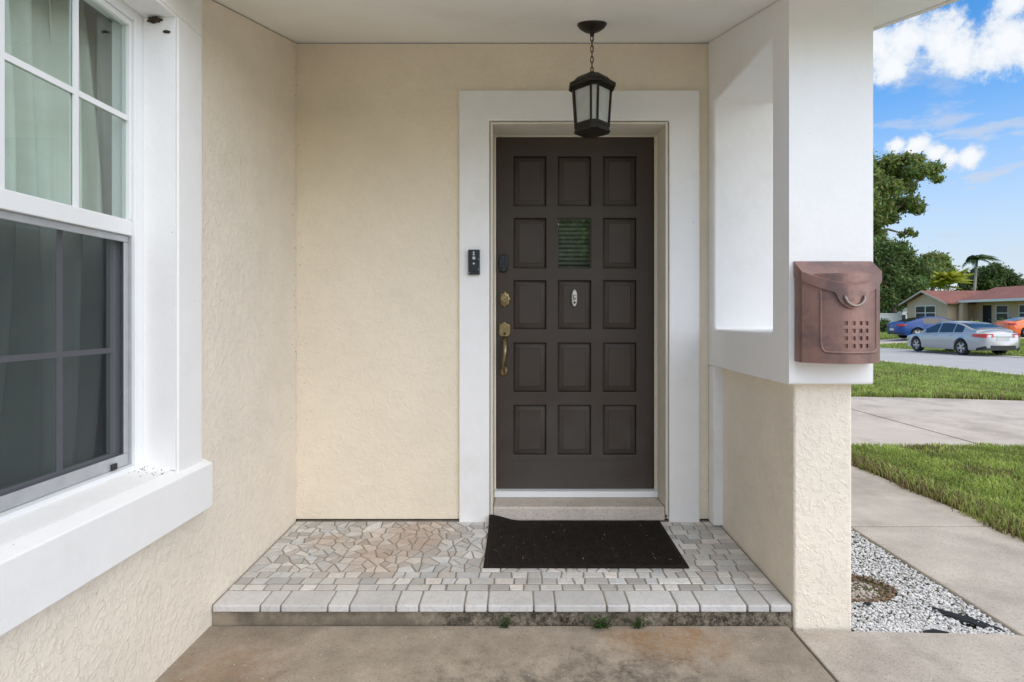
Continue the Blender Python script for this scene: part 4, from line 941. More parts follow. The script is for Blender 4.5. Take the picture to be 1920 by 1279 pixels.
# ------------------------------------------------------------------ mud nests under the window head, weeds along the step
def lump(c, rx, ry, rz_, label, seed):
    bm = bmesh.new(); bmesh.ops.create_icosphere(bm, subdivisions=3, radius=1); rr = random.Random(seed)
    for v in bm.verts:
        k = 1+.25*math.sin(v.co.x*5+seed)*math.sin(v.co.z*6+1)+rr.uniform(-.08, .08); v.co = Vector((v.co.x*rx*k, v.co.y*ry*k, v.co.z*rz_*k))+Vector(c)
    o = link_mesh('mud_nest', [v.co[:] for v in bm.verts], [[v.index for v in f.verts] for f in bm.faces], m_mud); bm.free(); return tag(o, label, 'mud nest')
lump((-1.268, 1.984, 2.262), .024, .010, .010, 'dark mud nest in the top corner of the window opening', 3)
lump((-1.228, 1.987, 2.222), .013, .006, .005, 'small mud nest crumb below the larger nest', 5)
def crumbs(name, spots, label):
    m = MB(); rr = random.Random(9)
    for (x, y, z, r_) in spots:
        n = len(m.v); m.v += [(x+r_*a*rr.uniform(.6, 1.3), y+r_*b2*rr.uniform(.6, 1.3), z+r_*c2*rr.uniform(.5, 1.1)) for a, b2, c2 in ((1, 0, 0), (0, 1, 0), (-1, 0, 0), (0, -1, 0), (0, 0, 1), (0, 0, -1))]
        m.f += [(n, n+1, n+4), (n+1, n+2, n+4), (n+2, n+3, n+4), (n+3, n, n+4), (n+1, n, n+5), (n+2, n+1, n+5), (n+3, n+2, n+5), (n, n+3, n+5)]
    tag(m.build(name, m_mud), label, 'dirt', kind='stuff')
rr = random.Random(12); cs = []
for k in range(26):
    x = rr.uniform(-1.30, -1.215); y = 1.985-abs(rr.gauss(0, .07)); cs.append((x, y, .6905+(LX-x)*.19+.001, rr.uniform(.0012, .0034)))
crumbs('sill_dirt', cs, 'dark crumbs of dirt scattered on the window sill')
cs = []
for k in range(60):
    z = rr.uniform(.6, 2.7); d = abs(rr.gauss(0, .03)); cs.append((LX+.002+d, WY-.0012, z, rr.uniform(.0012, .0032)) if k % 2 else (LX+.0012, WY-.002-d, z, rr.uniform(.0012, .0034)))
crumbs('corner_dirt', cs, 'dark specks of dirt along the corner where the two cream walls meet')
def weed(px_, n, sp, label, seed):
    rr = random.Random(seed); x0 = (px_-CXP)*2.24/F; V = []; Fc = []; T = []
    for k in range(n):
        a = rr.uniform(math.pi, 2*math.pi) if rr.random() < .8 else rr.uniform(0, math.pi); l = rr.uniform(.3, 1)*sp; h = rr.uniform(.01, .055); b0 = Vector((x0+rr.uniform(-.02, .02)*sp/.06, 2.238+rr.uniform(-.004, .003), .004))
        tip = b0+Vector((math.cos(a)*l, min(0, math.sin(a))*l*.7-.002, h)); pts = [b0, b0.lerp(tip, .5)+Vector((0, 0, .012)), tip]
        for j in range(7):
            t = rr.random(); p = pts[0].lerp(pts[1], t*2) if t < .5 else pts[1].lerp(pts[2], t*2-1); q = rr.uniform(0, 6.28); s = rr.uniform(.004, .010)
            d = Vector((math.cos(q), math.sin(q)*.6, rr.uniform(-.3, .7))).normalized()*s; e = d.cross(Vector((0, 0, 1))).normalized()*s*.35; i = len(V)
            V += [tuple(p), tuple(p+d*.5+e), tuple(p+d), tuple(p+d*.5-e)]; Fc.append((i, i+1, i+2, i+3)); g = rr.uniform(.6, 1.5); T += [np.array((g, g*1.05, g*.9))]*4
    lo = min(v[2] for v in V); V = [(a, min(b2, NY-.001) if c2 < .08 else b2, max(c2, .005)) for a, b2, c2 in V]
    tag(link_mesh('weed', V, Fc, m_weed, None, tints=np.array(T)), label, 'weed', 'weeds along the foot of the step')
weed(946, 26, .04, 'sparse small weed at the foot of the step below the mat', 1)
weed(1128, 80, .075, 'largest leafy weed growing at the foot of the tiled step', 2)
weed(1195, 40, .05, 'medium weed between the largest weed and the pillar', 3)
# ------------------------------------------------------------------ trees and plants
def foliage(blobs, n, size, seed, flat=.5, dark=(.55, 1.35)):
    rr = np.random.RandomState(seed); V = []; Fc = []; T = []; tot = sum(b2[3]**2 for b2 in blobs)
    for (x, y, z, r, sq) in blobs:
        k = int(n*r*r/tot); tw = .75+.5*rr.rand()
        for _ in range(k):
            d = rr.normal(size=3); d /= np.linalg.norm(d); q = rr.rand()**.38; p = np.array([x, y, z])+d*np.array([r, r, r*sq])*q*(1+.22*rr.normal())
            u = rr.normal(size=3); u /= np.linalg.norm(u); w = np.cross(u, d+.4*rr.normal(size=3)); w /= np.linalg.norm(w)+1e-6; s = size*(.5+rr.rand()); i = len(V)
            V += [tuple(p-u*s), tuple(p+w*s*flat), tuple(p+u*s), tuple(p-w*s*flat)]; Fc.append((i, i+1, i+2, i+3))
            g = (dark[0]+(dark[1]-dark[0])*rr.rand())*tw; T += [np.array((g*(1+.15*rr.randn()), g, g))]*4
    return V, Fc, np.clip(np.array(T), .05, 3)
def tree(name, base, limbs, blobs, n, size, mat, label, cat, seed, group=None, bark=None, dark=(.55, 1.35)):
    t = thing(name, base, label, cat, group); m = MB()
    for pts, rd in limbs: m.tube(pts, rd, 8)
    m.build('trunk', bark or m_bark, t, smooth=True)
    V, Fc, T = foliage(blobs, n, size, seed, dark=dark); link_mesh('crown', V, Fc, mat, t, tints=T); return t
def blobpx(lst, Y0, sq=.8, seed=0):
    rr = random.Random(seed); out = []
    for x, y, r in lst:
        Y = Y0+rr.uniform(-2.5, 2.5); p = at(x, y, Y); out.append((p.x, p.y, p.z, r*Y/F, sq))
    return out
TY = 64.
def P(x, y, Y=TY): return tuple(at(x, y, Y))
big = [(1700,300,17),(1720,300,14),(1672,305,22),(1655,320,24),(1690,330,26),(1720,322,22),(1748,318,20),(1757,335,12),(1640,350,30),(1668,355,26),(1705,352,16),(1650,390,26),(1680,385,24),(1708,382,22),(1722,392,14),(1640,420,22),(1668,408,18),(1690,440,8),(1705,435,10),(1715,440,7),(1625,330,40),(1610,380,40),(1600,300,35),(1590,340,40),(1650,440,14),(1640,455,18)]
g0 = P(1600, 612)
tree('oak_tree', (g0[0], TY, -.1), [([(g0[0], TY, -.3), P(1603, 540), P(1612, 470), P(1630, 440)], [.75, .6, .5, .42]), ([P(1630, 440), P(1648, 415), P(1660, 370), P(1690, 325)], [.42, .35, .25, .1]), ([P(1648, 415), P(1690, 385), P(1715, 385)], [.25, .15, .06]), ([P(1660, 370), P(1705, 350), P(1745, 325)], [.25, .16, .06]), ([P(1630, 440), P(1665, 430), P(1700, 440)], [.22, .14, .05]), ([P(1612, 470), P(1605, 400), P(1600, 330)], [.4, .3, .1])],
     blobpx([(a, b2, c2*.92) for a, b2, c2 in big], TY, .8, 3), 25000, .20, m_leaf, 'tall oak with open upper crown above the white fence', 'tree', 31)
low = [(1650,470,30),(1680,480,28),(1700,500,30),(1722,510,20),(1660,520,36),(1690,540,30),(1715,535,20),(1650,560,30),(1680,565,22),(1630,500,40),(1735,520,10),(1690,462,12),(1620,550,35)]
g1 = P(1672, 617, 60)
tree('oak_tree', (g1[0], 60, -.1), [([(g1[0], 60, -.3), P(1672, 575, 60), P(1668, 540, 60)], [.5, .42, .3]), ([P(1668, 540, 60), P(1700, 510, 60)], [.25, .08]), ([P(1668, 540, 60), P(1650, 490, 60)], [.25, .08])], blobpx(low, 60, .8, 5), 30000, .18, m_leaf2, 'dense dark broad tree in front of the tall oak', 'tree', 32, dark=(.5, 1.5))
mid = [(1745,490,18),(1765,488,14),(1735,510,20),(1770,505,16),(1755,520,20),(1720,540,16),(1710,560,12)]
g2 = P(1748, 612, 72)
tree('broadleaf_tree', (g2[0], 72, -.1), [([(g2[0], 72, -.3), P(1748, 560, 72), P(1750, 500, 72)], [.35, .3, .1])], blobpx(mid, 72, .85, 6), 9000, .21, m_leaf, 'mid green rounded tree behind the yellow green palm', 'tree', 33)
dk = [(1815,525,14),(1835,515,16),(1862,512,20),(1885,520,18),(1900,530,14),(1850,530,22),(1875,532,22),(1812,540,14),(1905,540,12),(1830,535,16)]
g3 = P(1860, 605, 85)
tree('broadleaf_tree', (g3[0], 85, -.1), [([(g3[0], 85, -.3), P(1860, 560, 85), P(1862, 520, 85)], [.4, .35, .1]), ([P(1860, 560, 85), P(1835, 530, 85)], [.25, .1])], blobpx(dk, 85, .8, 8), 13000, .25, m_leaf2, 'dark round tree rising behind the red roof', 'tree', 34, dark=(.45, 1.1))
def fronds(base_tip, n, length, droop, wind, width, seed, leaf):
    rr = random.Random(seed); V = []; Fc = []; T = []; c = Vector(base_tip)
    for k in range(n):
        a = 2*math.pi*k/n+rr.uniform(-.2, .2); up = rr.uniform(.2, 1.35); L_ = length*rr.uniform(.75, 1.1); d = Vector((math.cos(a), math.sin(a), 0))
        pts = []
        for j in range(9):
            t = j/8; p = c+d*L_*t*math.cos(up*.5)+Vector((0, 0, L_*(math.sin(up)*t-droop*t*t)))+Vector((wind*t*t*L_, 0, 0)); pts.append(p)
        for j in range(1, 9):
            t = (pts[j]-pts[j-1]).normalized(); sd_ = t.cross(Vector((0, 0, 1))).normalized()
            for s in (-1, 1):
                for q in range(3):
                    p = pts[j-1].lerp(pts[j], q/3); w = width*math.sin(math.pi*min(1, (j+q/3)/9+.08)); e = p+sd_*s*w+t*w*.6+Vector((0, 0, -w*.6)); i = len(V)
                    V += [tuple(p), tuple(p+t*leaf), tuple(e+t*leaf*.3), tuple(e)]; Fc.append((i, i+1, i+2, i+3)); g = rr.uniform(.6, 1.3); T += [np.array((g, g, g))]*4
    return V, Fc, np.array(T)
def palm(name, base, top, r0, n, length, droop, wind, width, mat, label, seed, stems=1):
    t = thing(name, base, label, 'palm'); m = MB(); tops = []
    rr = random.Random(seed)
    for k in range(stems):
        off = Vector((rr.uniform(-.5, .5), rr.uniform(-.5, .5), 0)) if stems > 1 else Vector((0, 0, 0)); tp = Vector(top)+off*2+Vector((0, 0, rr.uniform(-.8, .5) if stems > 1 else 0)); b0 = Vector(base)+off
        m.tube([b0-Vector((0, 0, .2)), b0.lerp(tp, .5)+Vector((-.1, 0, 0)), tp], [r0, r0*.8, r0*.6], 8); tops.append(tp)
    m.build('trunk', m_palmbark, t, smooth=True); V = []; Fc = []; T = []
    for k, tp in enumerate(tops):
        v, f, tt = fronds(tp, n, length, droop, wind, width, seed+k, .14); o0 = len(V); V += v; Fc += [tuple(i+o0 for i in q) for q in f]; T.append(tt)
    link_mesh('crown', V, Fc, mat, t, tints=np.concatenate(T)); return t
b_ = P(1824, 605, 78); palm('palm_tree', (b_[0], 78, -.1), P(1832, 486, 78), .22, 26, 2.7, .95, .45, .42, m_leaf4, 'tall slender palm with windswept fronds behind the red roof', 3)
b_ = P(1752, 612, 66); palm('palm_tree', (b_[0], 66, -.1), P(1758, 527, 66), .10, 13, 2.6, .45, .0, .42, m_leaf3, 'yellow green clump palm beside the tan gable', 9, stems=5)
def bush(c, r, sq, n, size, mat, label, seed, group=None):
    t = thing('bush', (c[0], c[1], gz(c[0], c[1])-.05), label, 'bush', group); m = MB()
    z0 = gz(c[0], c[1])-.05
    for k in range(5): a = k*1.26; m.tube([(c[0]+.03*math.cos(a), c[1]+.03*math.sin(a), z0-.05), (c[0]+.4*r*math.cos(a), c[1]+.4*r*math.sin(a), z0+r*sq*1.2)], [.03, .012], 5)
    m.build('stem', m_bark, t)
    rr = random.Random(seed); bl = [(c[0]+rr.uniform(-.5, .5)*r, c[1]+rr.uniform(-.5, .5)*r, z0+r*sq+rr.uniform(-.25, .45)*r*sq, r*rr.uniform(.5, .75), sq) for _ in range(7)]
    V, Fc, T = foliage(bl, n, size, seed); V = [(a, b2, max(cc, z0+.02)) for a, b2, cc in V]; link_mesh('crown', V, Fc, mat, t, tints=T); return t
p = at(1655, 600, 50); bush((p.x, 50), .55, 1.15, 1500, .09, m_leaf2, 'dark clipped bush before the white fence', 41)
p = at(1838, 600, 46.5); bush((p.x, 46.8), .75, .75, 1300, .12, m_leaf3, 'yellow green bush beside the dark house door', 42)
p = at(1880, 600, 45.5); bush((p.x, 45.2), .8, .85, 1300, .12, m_leaf, 'mid green bush below the house window', 43)
# the far wood that closes the street's horizon
V = []; rr = random.Random(8); bl = []
for k in range(70):
    a = R(-8+k*1.35); d = rr.uniform(120, 165); bl.append((math.sin(a)*d+6, math.cos(a)*d, rr.uniform(1, 3.5), rr.uniform(3.5, 6.0), .75))
V, Fc, T = foliage(bl, 15000, .8, 51, dark=(.5, 1.1)); tag(link_mesh('far_trees', V, Fc, m_leaf2, None, tints=T), 'distant mass of trees beyond the neighbouring houses', 'trees', kind='stuff')
# unseen tree and palm added behind the camera to show in the door glass
tree('reflected_tree', (2.2, -13, -.05), [([(2.2, -13, -.2), (2.2, -13, 2.0), (2.3, -13, 4.4)], [.2, .15, .08])], [(2.2, -13, 4.4, 1.7, .9), (1.0, -13.3, 3.6, 1.3, .8), (3.4, -12.8, 3.7, 1.4, .8), (2.1, -13, 2.9, 1.2, .8), (2.3, -13, 5.8, 1.0, .8), (.4, -13, 2.6, 1.0, .9)], 9000, .12, m_leaf, 'green tree added behind the camera for the door glass to reflect', 'tree', 61)
palm('reflected_palm', (1.5, -7.5, -.05), (1.45, -7.5, 2.3), .08, 16, 1.3, .55, 0, .28, m_leaf4, 'small green palm added behind the camera for the door glass to reflect', 62)
# ------------------------------------------------------------------ the house across the street
fh = thing('bungalow', (40, 48, -.1), 'tan bungalow with red brown shingle roof and white fascia across the street', 'house')
GX, MXw = 38.0, 40.2; gy0, gy1 = 50.4, 55.6; my0, my1 = 33.0, 50.4; EZ, FZ = 2.62, -.12
gm = (gy0+gy1)/2; gpk = 3.65
m = MB(); m.prism([(gy0, FZ), (gy1, FZ), (gy1, EZ), (gm, EZ+(gpk-EZ)*.86), (gy0, EZ)], 0, GX, 47.5); m.build('gable_wing_wall', m_tan, fh)
m = MB(); m.box(MXw, 47.4, my0, my1-.002, FZ, EZ+.05); m.build('main_wall', m_tan, fh)
def roofpoly(pts, th, name):
    m = MB(); k = len(pts); m.v = [tuple(p) for p in pts]+[(a, b2, c2-th) for a, b2, c2 in pts]; m.f = [tuple(range(k)), tuple(range(2*k-1, k-1, -1))]+[(i, i+k, (i+1) % k+k, (i+1) % k) for i in range(k)]
    return fix_normals(m.build(name, m_shingle, fh))
oh = .5; gs = (gpk-EZ)/(gm-gy0); ez = EZ-gs*oh+.06
rsl = [roofpoly([(GX-oh, gy0-oh, ez), (46, gy0-oh, ez), (46, gm, gpk+.06), (GX-oh, gm, gpk+.06)], .1, 'roof_slope'), roofpoly([(GX-oh, gm, gpk+.0605), (46, gm, gpk+.0605), (46, gy1+oh, ez), (GX-oh, gy1+oh, ez)], .1, 'roof_slope')]
me_, mr = 2.70, 3.98; mxe = MXw-1.5
rsl += [roofpoly([(mxe, my0-oh, me_), (mxe, gy0-.35, me_), (43.8, gy0+1.8, mr), (43.8, my0-oh, mr)], .1, 'roof_slope'), roofpoly([(43.8, my0-oh, mr-.001), (43.8, gy0+1.8, mr-.001), (48.2, gy0+1.8, me_), (48.2, my0-oh, me_)], .1, 'roof_slope')]
m = MB(); m.box(mxe-.03, mxe-.004, my0-oh, gy0-.36, me_-.19, me_+.01); m.build('fascia', m_trimw, fh)
for s in (-1, 1):
    ye = gm+s*(gm-gy0+oh); m = MB(); m.prism([(gm, gpk+.07), (ye, ez+.01), (ye, ez-.14), (gm, gpk-.09)], 0, GX-oh-.03, GX-oh-.004); fix_normals(m.build('rake_board', m_rake, fh))
m = MB(); m.box(mxe+.05, mxe+.5, gy0-.75, gy0-.32, FZ, me_-.12); m.build('porch_column', m_tan, fh)
m = MB(); m.prism([(mxe+.02, me_-.12), (MXw, me_-.12), (MXw, me_-.09), (mxe+.02, me_-.09)], 1, my0-.3, gy0-.37); m.build('porch_soffit', m_trimw, fh)
def fwin(X, y0, y1, z0, z1, mull, rail):
    m = MB(); t = .08
    m.box(X-.06, X-.001, y0, y0+t, z0, z1); m.box(X-.06, X-.001, y1-t, y1, z0, z1); m.box(X-.06, X-.001, y0+t, y1-t, z0, z0+t); m.box(X-.06, X-.001, y0+t, y1-t, z1-t, z1)
    w = m.build('window', m_trimw, fh)
    if mull: m = MB(); m.box(X-.055, X-.012, (y0+y1)/2-.05, (y0+y1)/2+.05, z0+t, z1-t); m.build('mullion', m_trimw, w)
    if rail: m = MB(); m.box(X-.054, X-.012, y0+t, y1-t, (z0+z1)/2-.035, (z0+z1)/2+.035); m.build('meeting_rail', m_trimw, w)
    m = MB(); m.box(X-.02, X-.0105, y0+t, y1-t, z0+t, z1-t); m.build('pane', m_farglass, w)
    return w
def yat(x, X): return X*F/(x-CXP)
fwin(GX, yat(1755.5, GX), yat(1717, GX), .95, 2.32, True, True)
fwin(MXw, yat(1892, MXw), yat(1868, MXw), .9, 2.25, False, True)
fwin(MXw, yat(1942, MXw), yat(1911, MXw), .9, 2.25, False, True)
m = MB(); m.box(MXw-.04, MXw-.002, yat(1859, MXw), yat(1843.5, MXw), FZ+.12, 2.25); d_ = m.build('door', M('dark_house_door', (.012, .014, .018), .5), fh)
m = MB(); m.box(MXw-.09, MXw-.0405, yat(1857.5, MXw)+.02, yat(1857.5, MXw)+.08, .95, 1.05); m.build('door_handle', m_alu, d_)
pz = at(1812, 594, 48); lb = thing('wall_mailbox', (MXw-.1, yat(1813, MXw), 1.1), 'small black letter box on the tan house wall', 'mailbox')
m = MB(); m.box(MXw-.16, MXw-.003, yat(1813, MXw)-.17, yat(1813, MXw)+.17, 1.1, 1.42); m.build('box', m_carblack, lb, bevel=.02)
m = MB(); m.prism([(MXw-.19, 1.40), (MXw-.003, 1.425), (MXw-.003, 1.47), (MXw-.19, 1.44)], 1, yat(1813, MXw)-.19, yat(1813, MXw)+.19); m.build('lid', m_carblack, lb)
# white fence: posts and panels of boards
fe = thing('vinyl_fence', (36, 56.2, -.12), 'white vinyl board fence beside the tan bungalow', 'fence')
for k in range(4):
    x0 = 30.4+k*2.45; m = MB(); m.box(x0-.07, x0+.07, 56.13, 56.27, -.15, 1.72); m.prism([(x0-.09, 1.72), (x0+.09, 1.72), (x0, 1.80)], 1, 56.11, 56.29); m.build('post', m_fence, fe)
    if k < 3:
        for zz in (-.02, 1.5): m = MB(); m.box(x0+.071, x0+2.379, 56.155, 56.245, zz, zz+.12); m.build('rail', m_fence, fe)
        for q in range(14): m = MB(); m.box(x0+.075+q*.1643, x0+.075+q*.1643+.155, 56.185, 56.215, .10, 1.50); m.build('board', m_fence, fe)
sh_ = thing('garden_shed', (41.0, 63, -.1), 'pale small shed with grey roof behind the white fence', 'shed')
px0, px1 = (1684-CXP)*63/F, (1701-CXP)*63/F
m = MB(); m.box(px0, px1, 63, 65, -.15, 2.0); m.build('wall', m_fence, sh_)
m = MB(); m.prism([(px0-.15, 2.0), (px1+.15, 2.0), (px1+.15, 2.12), ((px0+px1)/2, 2.62), (px0-.15, 2.12)], 1, 62.8, 65.2); m.build('roof', M('pale_shed_roof', (.40, .43, .42), .7), sh_)
m = MB(); m.box(px0+.2, px1-.2, 62.96, 62.998, .9, 1.5); m.build('window', m_farglass, sh_)
# ------------------------------------------------------------------ cars
def car(name, label, loc, heading, sp, mat):
    root = thing(name, (0, 0, 0), label, 'car', 'cars parked across the street')
    L2, Wd, H = sp['L']/2, sp['W']/2, sp['H']; xf, xr = sp['axles']; wr = sp['wr']; Ra = wr+.055
    ip = lambda tab, x: float(np.interp(x, [p[0] for p in tab], [p[1] for p in tab]))
    def sm(tab, x, d=.07): return sum(ip(tab, x+d*k) for k in (-2, -1, 0, 1, 2))/5
    wt = [(-L2, .70), (-L2+.08, .83), (-L2+.30, .94), (-L2+.8, .99), (-.6, 1.), (L2-1.2, .99), (L2-.45, .93), (L2-.15, .80), (L2, .60)]
    hw = lambda x: Wd*ip(wt, x)
    top = lambda x: sm(sp['top'], x, .05); sh = lambda x: min(sm(sp['belt'], x), top(x)-.015); zb = lambda x: ip(sp['bot'], x)
    def arch(x):
        z = 0
        for xa in (xf, xr):
            d = abs(x-xa)
            if d < Ra: z = max(z, wr+math.sqrt(Ra*Ra-d*d))
        return z
    xs = set(np.round(np.linspace(-L2, L2, 70), 4))
    for xa in (xf, xr):
        for q in range(17): xs.add(round(xa+Ra*.9999*math.cos(math.pi*q/16), 4))
        xs.add(round(xa+Ra+.002, 4)); xs.add(round(xa-Ra-.002, 4))
    xs = sorted(xs); rings = []
    for x in xs:
        w = hw(x); b0 = zb(x); a = arch(x); t = top(x); s = sh(x); mid = (b0+s)/2
        half = [(0, b0), (.62*w, b0), (.63*w, max(b0, a)), (.955*w, max(b0+.02, a)), (.985*w, max(b0+.09, a+.012)), (1.0*w, max(mid-.04, a+.02)), (.995*w, max(mid+.10, a+.025)), (.975*w, max(s-.07, a+.03)), (.955*w, max(s-.02, a+.035)), (.90*w, max(s+.012, a+.04)), (.6*w, (t*2+s)/3+.006), (.25*w, t), (0, t+.004)]
        rings.append([(x, y, z) for y, z in half]+[(x, -y, z) for y, z in half[-2:0:-1]])
    m = MB(); m.loft(rings); body = fix_normals(m.build('body', mat, root, smooth=True))
    em = body.modifiers.new('split', 'EDGE_SPLIT'); em.split_angle = R(38)
    # cabin
    rt_ = sp['roof']; x0, x1 = rt_[0][0], rt_[-1][0]; xs2 = np.linspace(x0, x1, 46); rz_ = lambda x: sm(rt_, x, .06) if x0+.12 < x < x1-.12 else ip(rt_, x)
    wrf = sp['wroof']
    def cab(x):
        wb = .915*hw(x); zl = sh(x)-.012; zr = max(rz_(x), zl+.004); t = max(0, min(1, (zr-zl)/(H-sh(0)))); wt2 = wb-(wb-wrf)*t; return wb, zl, zr, wt2, t
    rings = []
    for x in xs2:
        wb, zl, zr, w2, t = cab(x)
        half = [(0, zl-.03), (wb, zl-.03), (wb, zl+.002), (w2+.008, zr-.075*t), (w2-.02, zr-.035*t), (w2-.09, zr-.012*t), (w2*.5, zr+.004), (0, zr+.010)]
        rings.append([(x, y, z) for y, z in half]+[(x, -y, z) for y, z in half[-2:0:-1]])
    m = MB(); m.loft(rings); cb = fix_normals(m.build('cabin', mat, root, smooth=True)); em = cb.modifiers.new('split', 'EDGE_SPLIT'); em.split_angle = R(40)
    for s in (-1, 1):
        for (a, b2) in sp['side']:
            lo, hi_ = [], []
            for x in np.linspace(a, b2, 14):
                wb, zl, zr, w2, t = cab(x); zt2 = zr-.075*t-.012; zl2 = zl+.035
                if zt2 < zl2+.004: zt2 = zl2+.004
                f_ = lambda z: wb+(w2+.008-wb)*(z-zl)/max(.02, zr-.075*t-zl)
                lo.append((x, s*(f_(zl2)+.007), zl2)); hi_.append((x, s*(f_(zt2)+.007), zt2))
            m = MB(); m.loft([lo, hi_], cap=False, closed=False); m.loft([[(x, y-s*.012, z) for x, y, z in hi_], [(x, y-s*.012, z) for x, y, z in lo]], cap=False, closed=False)
            fix_normals(m.build('side_window', m_carglass, cb))
    for (a, b2, nm) in sp['screens']:
        rg_ = []
        for x in np.linspace(a, b2, 8):
            wb, zl, zr, w2, t = cab(x); k = w2-.075; rg_.append([(x, k*q, zr+.014-.012*t*abs(q)**3+.003) for q in (-1, -.7, -.35, 0, .35, .7, 1)])
        m = MB(); m.loft(rg_, cap=False, closed=False); fix_normals(m.build(nm, m_carglass, cb))
    # lamps wrap the corners, plate, lower valance, mirrors, handles, wheels
    def wrap(xa, xb, z0, z1, k=.998, pad=.012, tp=.0):
        for s in (-1, 1):
            pt = []; pb = []
            for q in range(9):
                t = q/8; x = xa+(xb-xa)*t; w = hw(x)*k+pad; pb.append((x, s*w, z0+tp*(1-t))); pt.append((x, s*(w-.006), z1-tp*.3*(1-t)))
            yield s, pb, pt
    for s, pb, pt in wrap(*sp['tail']):
        i = [(x+.03, y-s*.06, z) for x, y, z in pb]; j = [(x+.03, y-s*.06, z) for x, y, z in pt]
        inn = s*(hw(-L2)-.24); zA, zB = pb[-1][2], pt[-1][2]; pb.append((-L2-.012, inn, zA+.015)); pt.append((-L2-.006, inn, zB)); i.append((-L2+.02, inn, zA+.015)); j.append((-L2+.02, inn, zB))
        m = MB(); m.loft([pb, pt, j, i, pb], cap=False, closed=False); fix_normals(m.build('tail_lamp', m_tail, root, smooth=False))
    for s, pb, pt in wrap(L2-.42, L2-.04, sh(L2-.5)-.20, sh(L2-.5)-.06):
        m = MB(); m.loft([pb, pt], cap=False, closed=False); fix_normals(m.build('headlamp', m_lampw, root))
    m = MB(); m.box(-L2-.018, -L2-.004, -.26, .26, sp['platez'], sp['platez']+.14); m.build('number_plate', m_plate, root)
    m = MB(); m.box(-L2-.016, -L2+.05, -.38, .38, sp['platez']+.15, sp['platez']+.175); m.build('trunk_trim', m_chrome if sp.get('chrome') else m_carblack, root)
    rg_ = [[(x, s2*hw(x)*1.004, z) for s2, z in ((1, zb(x)-.03), (1, zb(x)+.10))] for x in (-L2+.32, -L2+.2, -L2+.1, -L2+.03)]; lo = [r_[0] for r_ in rg_]; hi_ = [(a_, b_2, c_+.0) for a_, b_2, c_ in [r_[1] for r_ in rg_]]
    lo = lo+[(-L2-.008, lo[-1][1]*.7, lo[-1][2]), (-L2-.01, -lo[-1][1]*.7, lo[-1][2])]+[(a_, -b_2, c_) for a_, b_2, c_ in lo[::-1]]; hi_ = hi_+[(-L2-.008, hi_[-1][1]*.7, hi_[-1][2]+.03), (-L2-.01, -hi_[-1][1]*.7, hi_[-1][2]+.03)]+[(a_, -b_2, c_) for a_, b_2, c_ in hi_[::-1]]
    m = MB(); m.loft([lo, hi_], cap=False, closed=False); fix_normals(m.build('rear_valance', m_carblack, root))
    for s in (-1, 1):
        xm = sp['mirror']; yy = s*(hw(xm)*.93); m = MB(); zc = sh(xm)+.06
        m.loft([[(xm+.07*q-.04*k, yy+s*(.05+.17*k), zc+.055*r_) for q, r_ in ((-1, -.9), (.6, -1), (1, 0), (.6, 1), (-1, .9))] for k in (0, .5, 1)]); fix_normals(m.build('mirror', mat, root, bevel=.012))
        for xh in sp['handles']: m = MB(); m.box(xh-.09, xh+.09, min(s*hw(xh)*.985, s*(hw(xh)*.985+.03)), max(s*hw(xh)*.985, s*(hw(xh)*.985+.03)), sh(xh)-.11, sh(xh)-.085); m.build('door_handle', mat, root, bevel=.008)
        for xa in (xf, xr):
            yo = s*(hw(xa)*.985); yi = yo-s*.22; yc = (yo+yi)/2
            def pr(prof): return MB().lathe([(r_, (-h*s)) for r_, h in prof], (0, 0, 0), 28, 'y')
            def place(m): m.v = [(xa+a, yc-(-b2)*1, wr+c2) for a, b2, c2 in m.v]; return m
            wheel = fix_normals(place(pr([(wr*.66, -.10), (wr*.95, -.105), (wr, -.08), (wr, .08), (wr*.95, .105), (wr*.70, .108), (wr*.67, .06), (wr*.66, -.10)])).build('wheel', m_tyre, root, smooth=False))
            side = 1 if s > 0 else -1
            mm = MB(); mm.lathe([(.001, 0), (wr*.68, 0), (wr*.68, .004), (.001, .004)], (xa, yc+side*.045, wr), 24, 'y'); mm.build('hub_shadow', m_rimdark, wheel)
            mm = MB()
            for q in range(10):
                a = 2*math.pi*q/10+(.12 if q % 2 else -.12); d = Vector((math.cos(a), 0, math.sin(a))); e = Vector((-math.sin(a), 0, math.cos(a))); c0 = Vector((xa, yc+side*.085, wr)); w_ = wr*.055
                A = [c0+d*wr*.10+e*w_*1.2, c0+d*wr*.66+e*w_, c0+d*wr*.66-e*w_, c0+d*wr*.10-e*w_*1.2]; B = [p-Vector((0, side*.03, 0)) for p in A]; mm.loft([[tuple(p) for p in A], [tuple(p) for p in B]])
            mm.tube([(xa+wr*.665*math.cos(t), yc+side*.088, wr+wr*.665*math.sin(t)) for t in [2*math.pi*q/28 for q in range(28)]], wr*.035, 6, closed=True)
            mm.lathe([(wr*.16, -.01), (wr*.16, .01), (.001, .012)], (xa, yc+side*.09, wr), 14, 'y'); fix_normals(mm.build('rim', m_rim, wheel))
    root.location = loc; root.rotation_euler = (0, 0, heading); return root
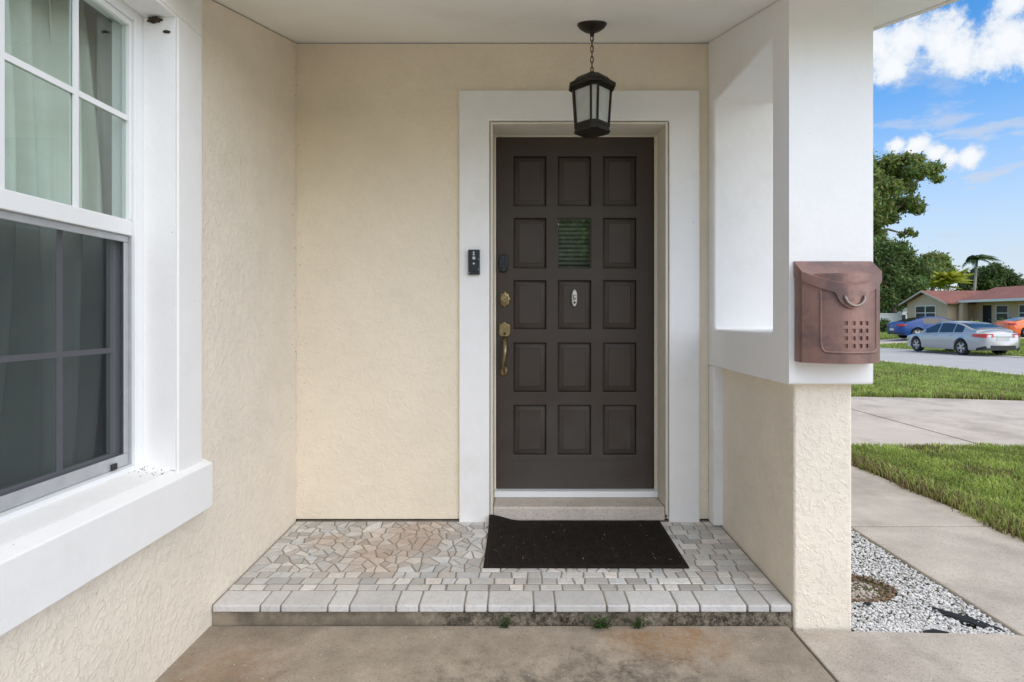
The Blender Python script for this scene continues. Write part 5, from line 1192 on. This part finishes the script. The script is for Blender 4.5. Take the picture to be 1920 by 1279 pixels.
sedan = dict(L=4.85, W=1.82, H=1.462, axles=(1.46, -1.315), wr=.335, wroof=.60,
    top=[(-2.425, .80), (-2.40, .98), (-2.30, 1.085), (-2.05, 1.10), (-1.6, 1.07), (-1.0, 1.02), (.9, .98), (1.3, .95), (1.9, .86), (2.2, .76), (2.36, .64), (2.425, .50)],
    belt=[(-2.425, .94), (-1.5, .97), (0, .92), (1.2, .87), (1.9, .80), (2.425, .66)], bot=[(-2.425, .34), (-2.1, .24), (-1.5, .20), (1.6, .19), (2.2, .20), (2.425, .26)],
    roof=[(-2.02, 1.09), (-1.6, 1.19), (-1.15, 1.345), (-.75, 1.425), (-.2, 1.458), (.25, 1.435), (.55, 1.34), (1.0, 1.10), (1.22, .965)],
    side=[(.93, .12), (.05, -.78), (-.84, -1.34)], screens=[(-1.86, -.92, 'rear_window'), (.42, 1.12, 'windscreen')], tail=(-1.93, -2.405, .775, .94, 1.0, .014, .04), platez=.66, mirror=.82, handles=(.15, -.75), chrome=True)
muscle = dict(L=5.0, W=1.90, H=1.46, axles=(1.53, -1.42), wr=.36, wroof=.60,
    top=[(-2.5, .86), (-2.48, 1.02), (-2.40, 1.13), (-2.1, 1.12), (-1.6, 1.08), (-1.0, 1.03), (.9, 1.0), (1.4, .98), (2.1, .92), (2.38, .80), (2.5, .60)],
    belt=[(-2.5, 1.0), (-1.5, 1.02), (0, .95), (1.2, .91), (2.0, .86), (2.5, .72)], bot=[(-2.5, .38), (-2.1, .26), (-1.5, .21), (1.6, .20), (2.2, .21), (2.5, .28)],
    roof=[(-2.05, 1.10), (-1.6, 1.22), (-1.1, 1.38), (-.6, 1.45), (-.1, 1.455), (.25, 1.41), (.9, 1.12), (1.15, .985)],
    side=[(.85, .0), (-.07, -1.05)], screens=[(-1.90, -.9, 'rear_window'), (.38, 1.05, 'windscreen')], tail=(-2.08, -2.47, .84, .985, 1.0, .014, .03), platez=.56, mirror=.72, handles=(-.1, -.95))
sx_, sy_ = 19.06+.85, 24.5
car('parked_car', 'silver sedan parked half on the verge at the far kerb', (sx_-.0, sy_+1.30, street_z(sy_)-.012), R(90), sedan, m_silver)
car('parked_car', 'blue muscle sedan parked behind the silver car, tail towards the street', (26.75, 36.6, gz(26, 36.6)-.03), R(-9), muscle, m_blue)
car('parked_car', 'bright orange coupe parked in front of the tan house', (35.9, 39.2, gz(35, 39)-.055), R(-6), muscle, m_orange)
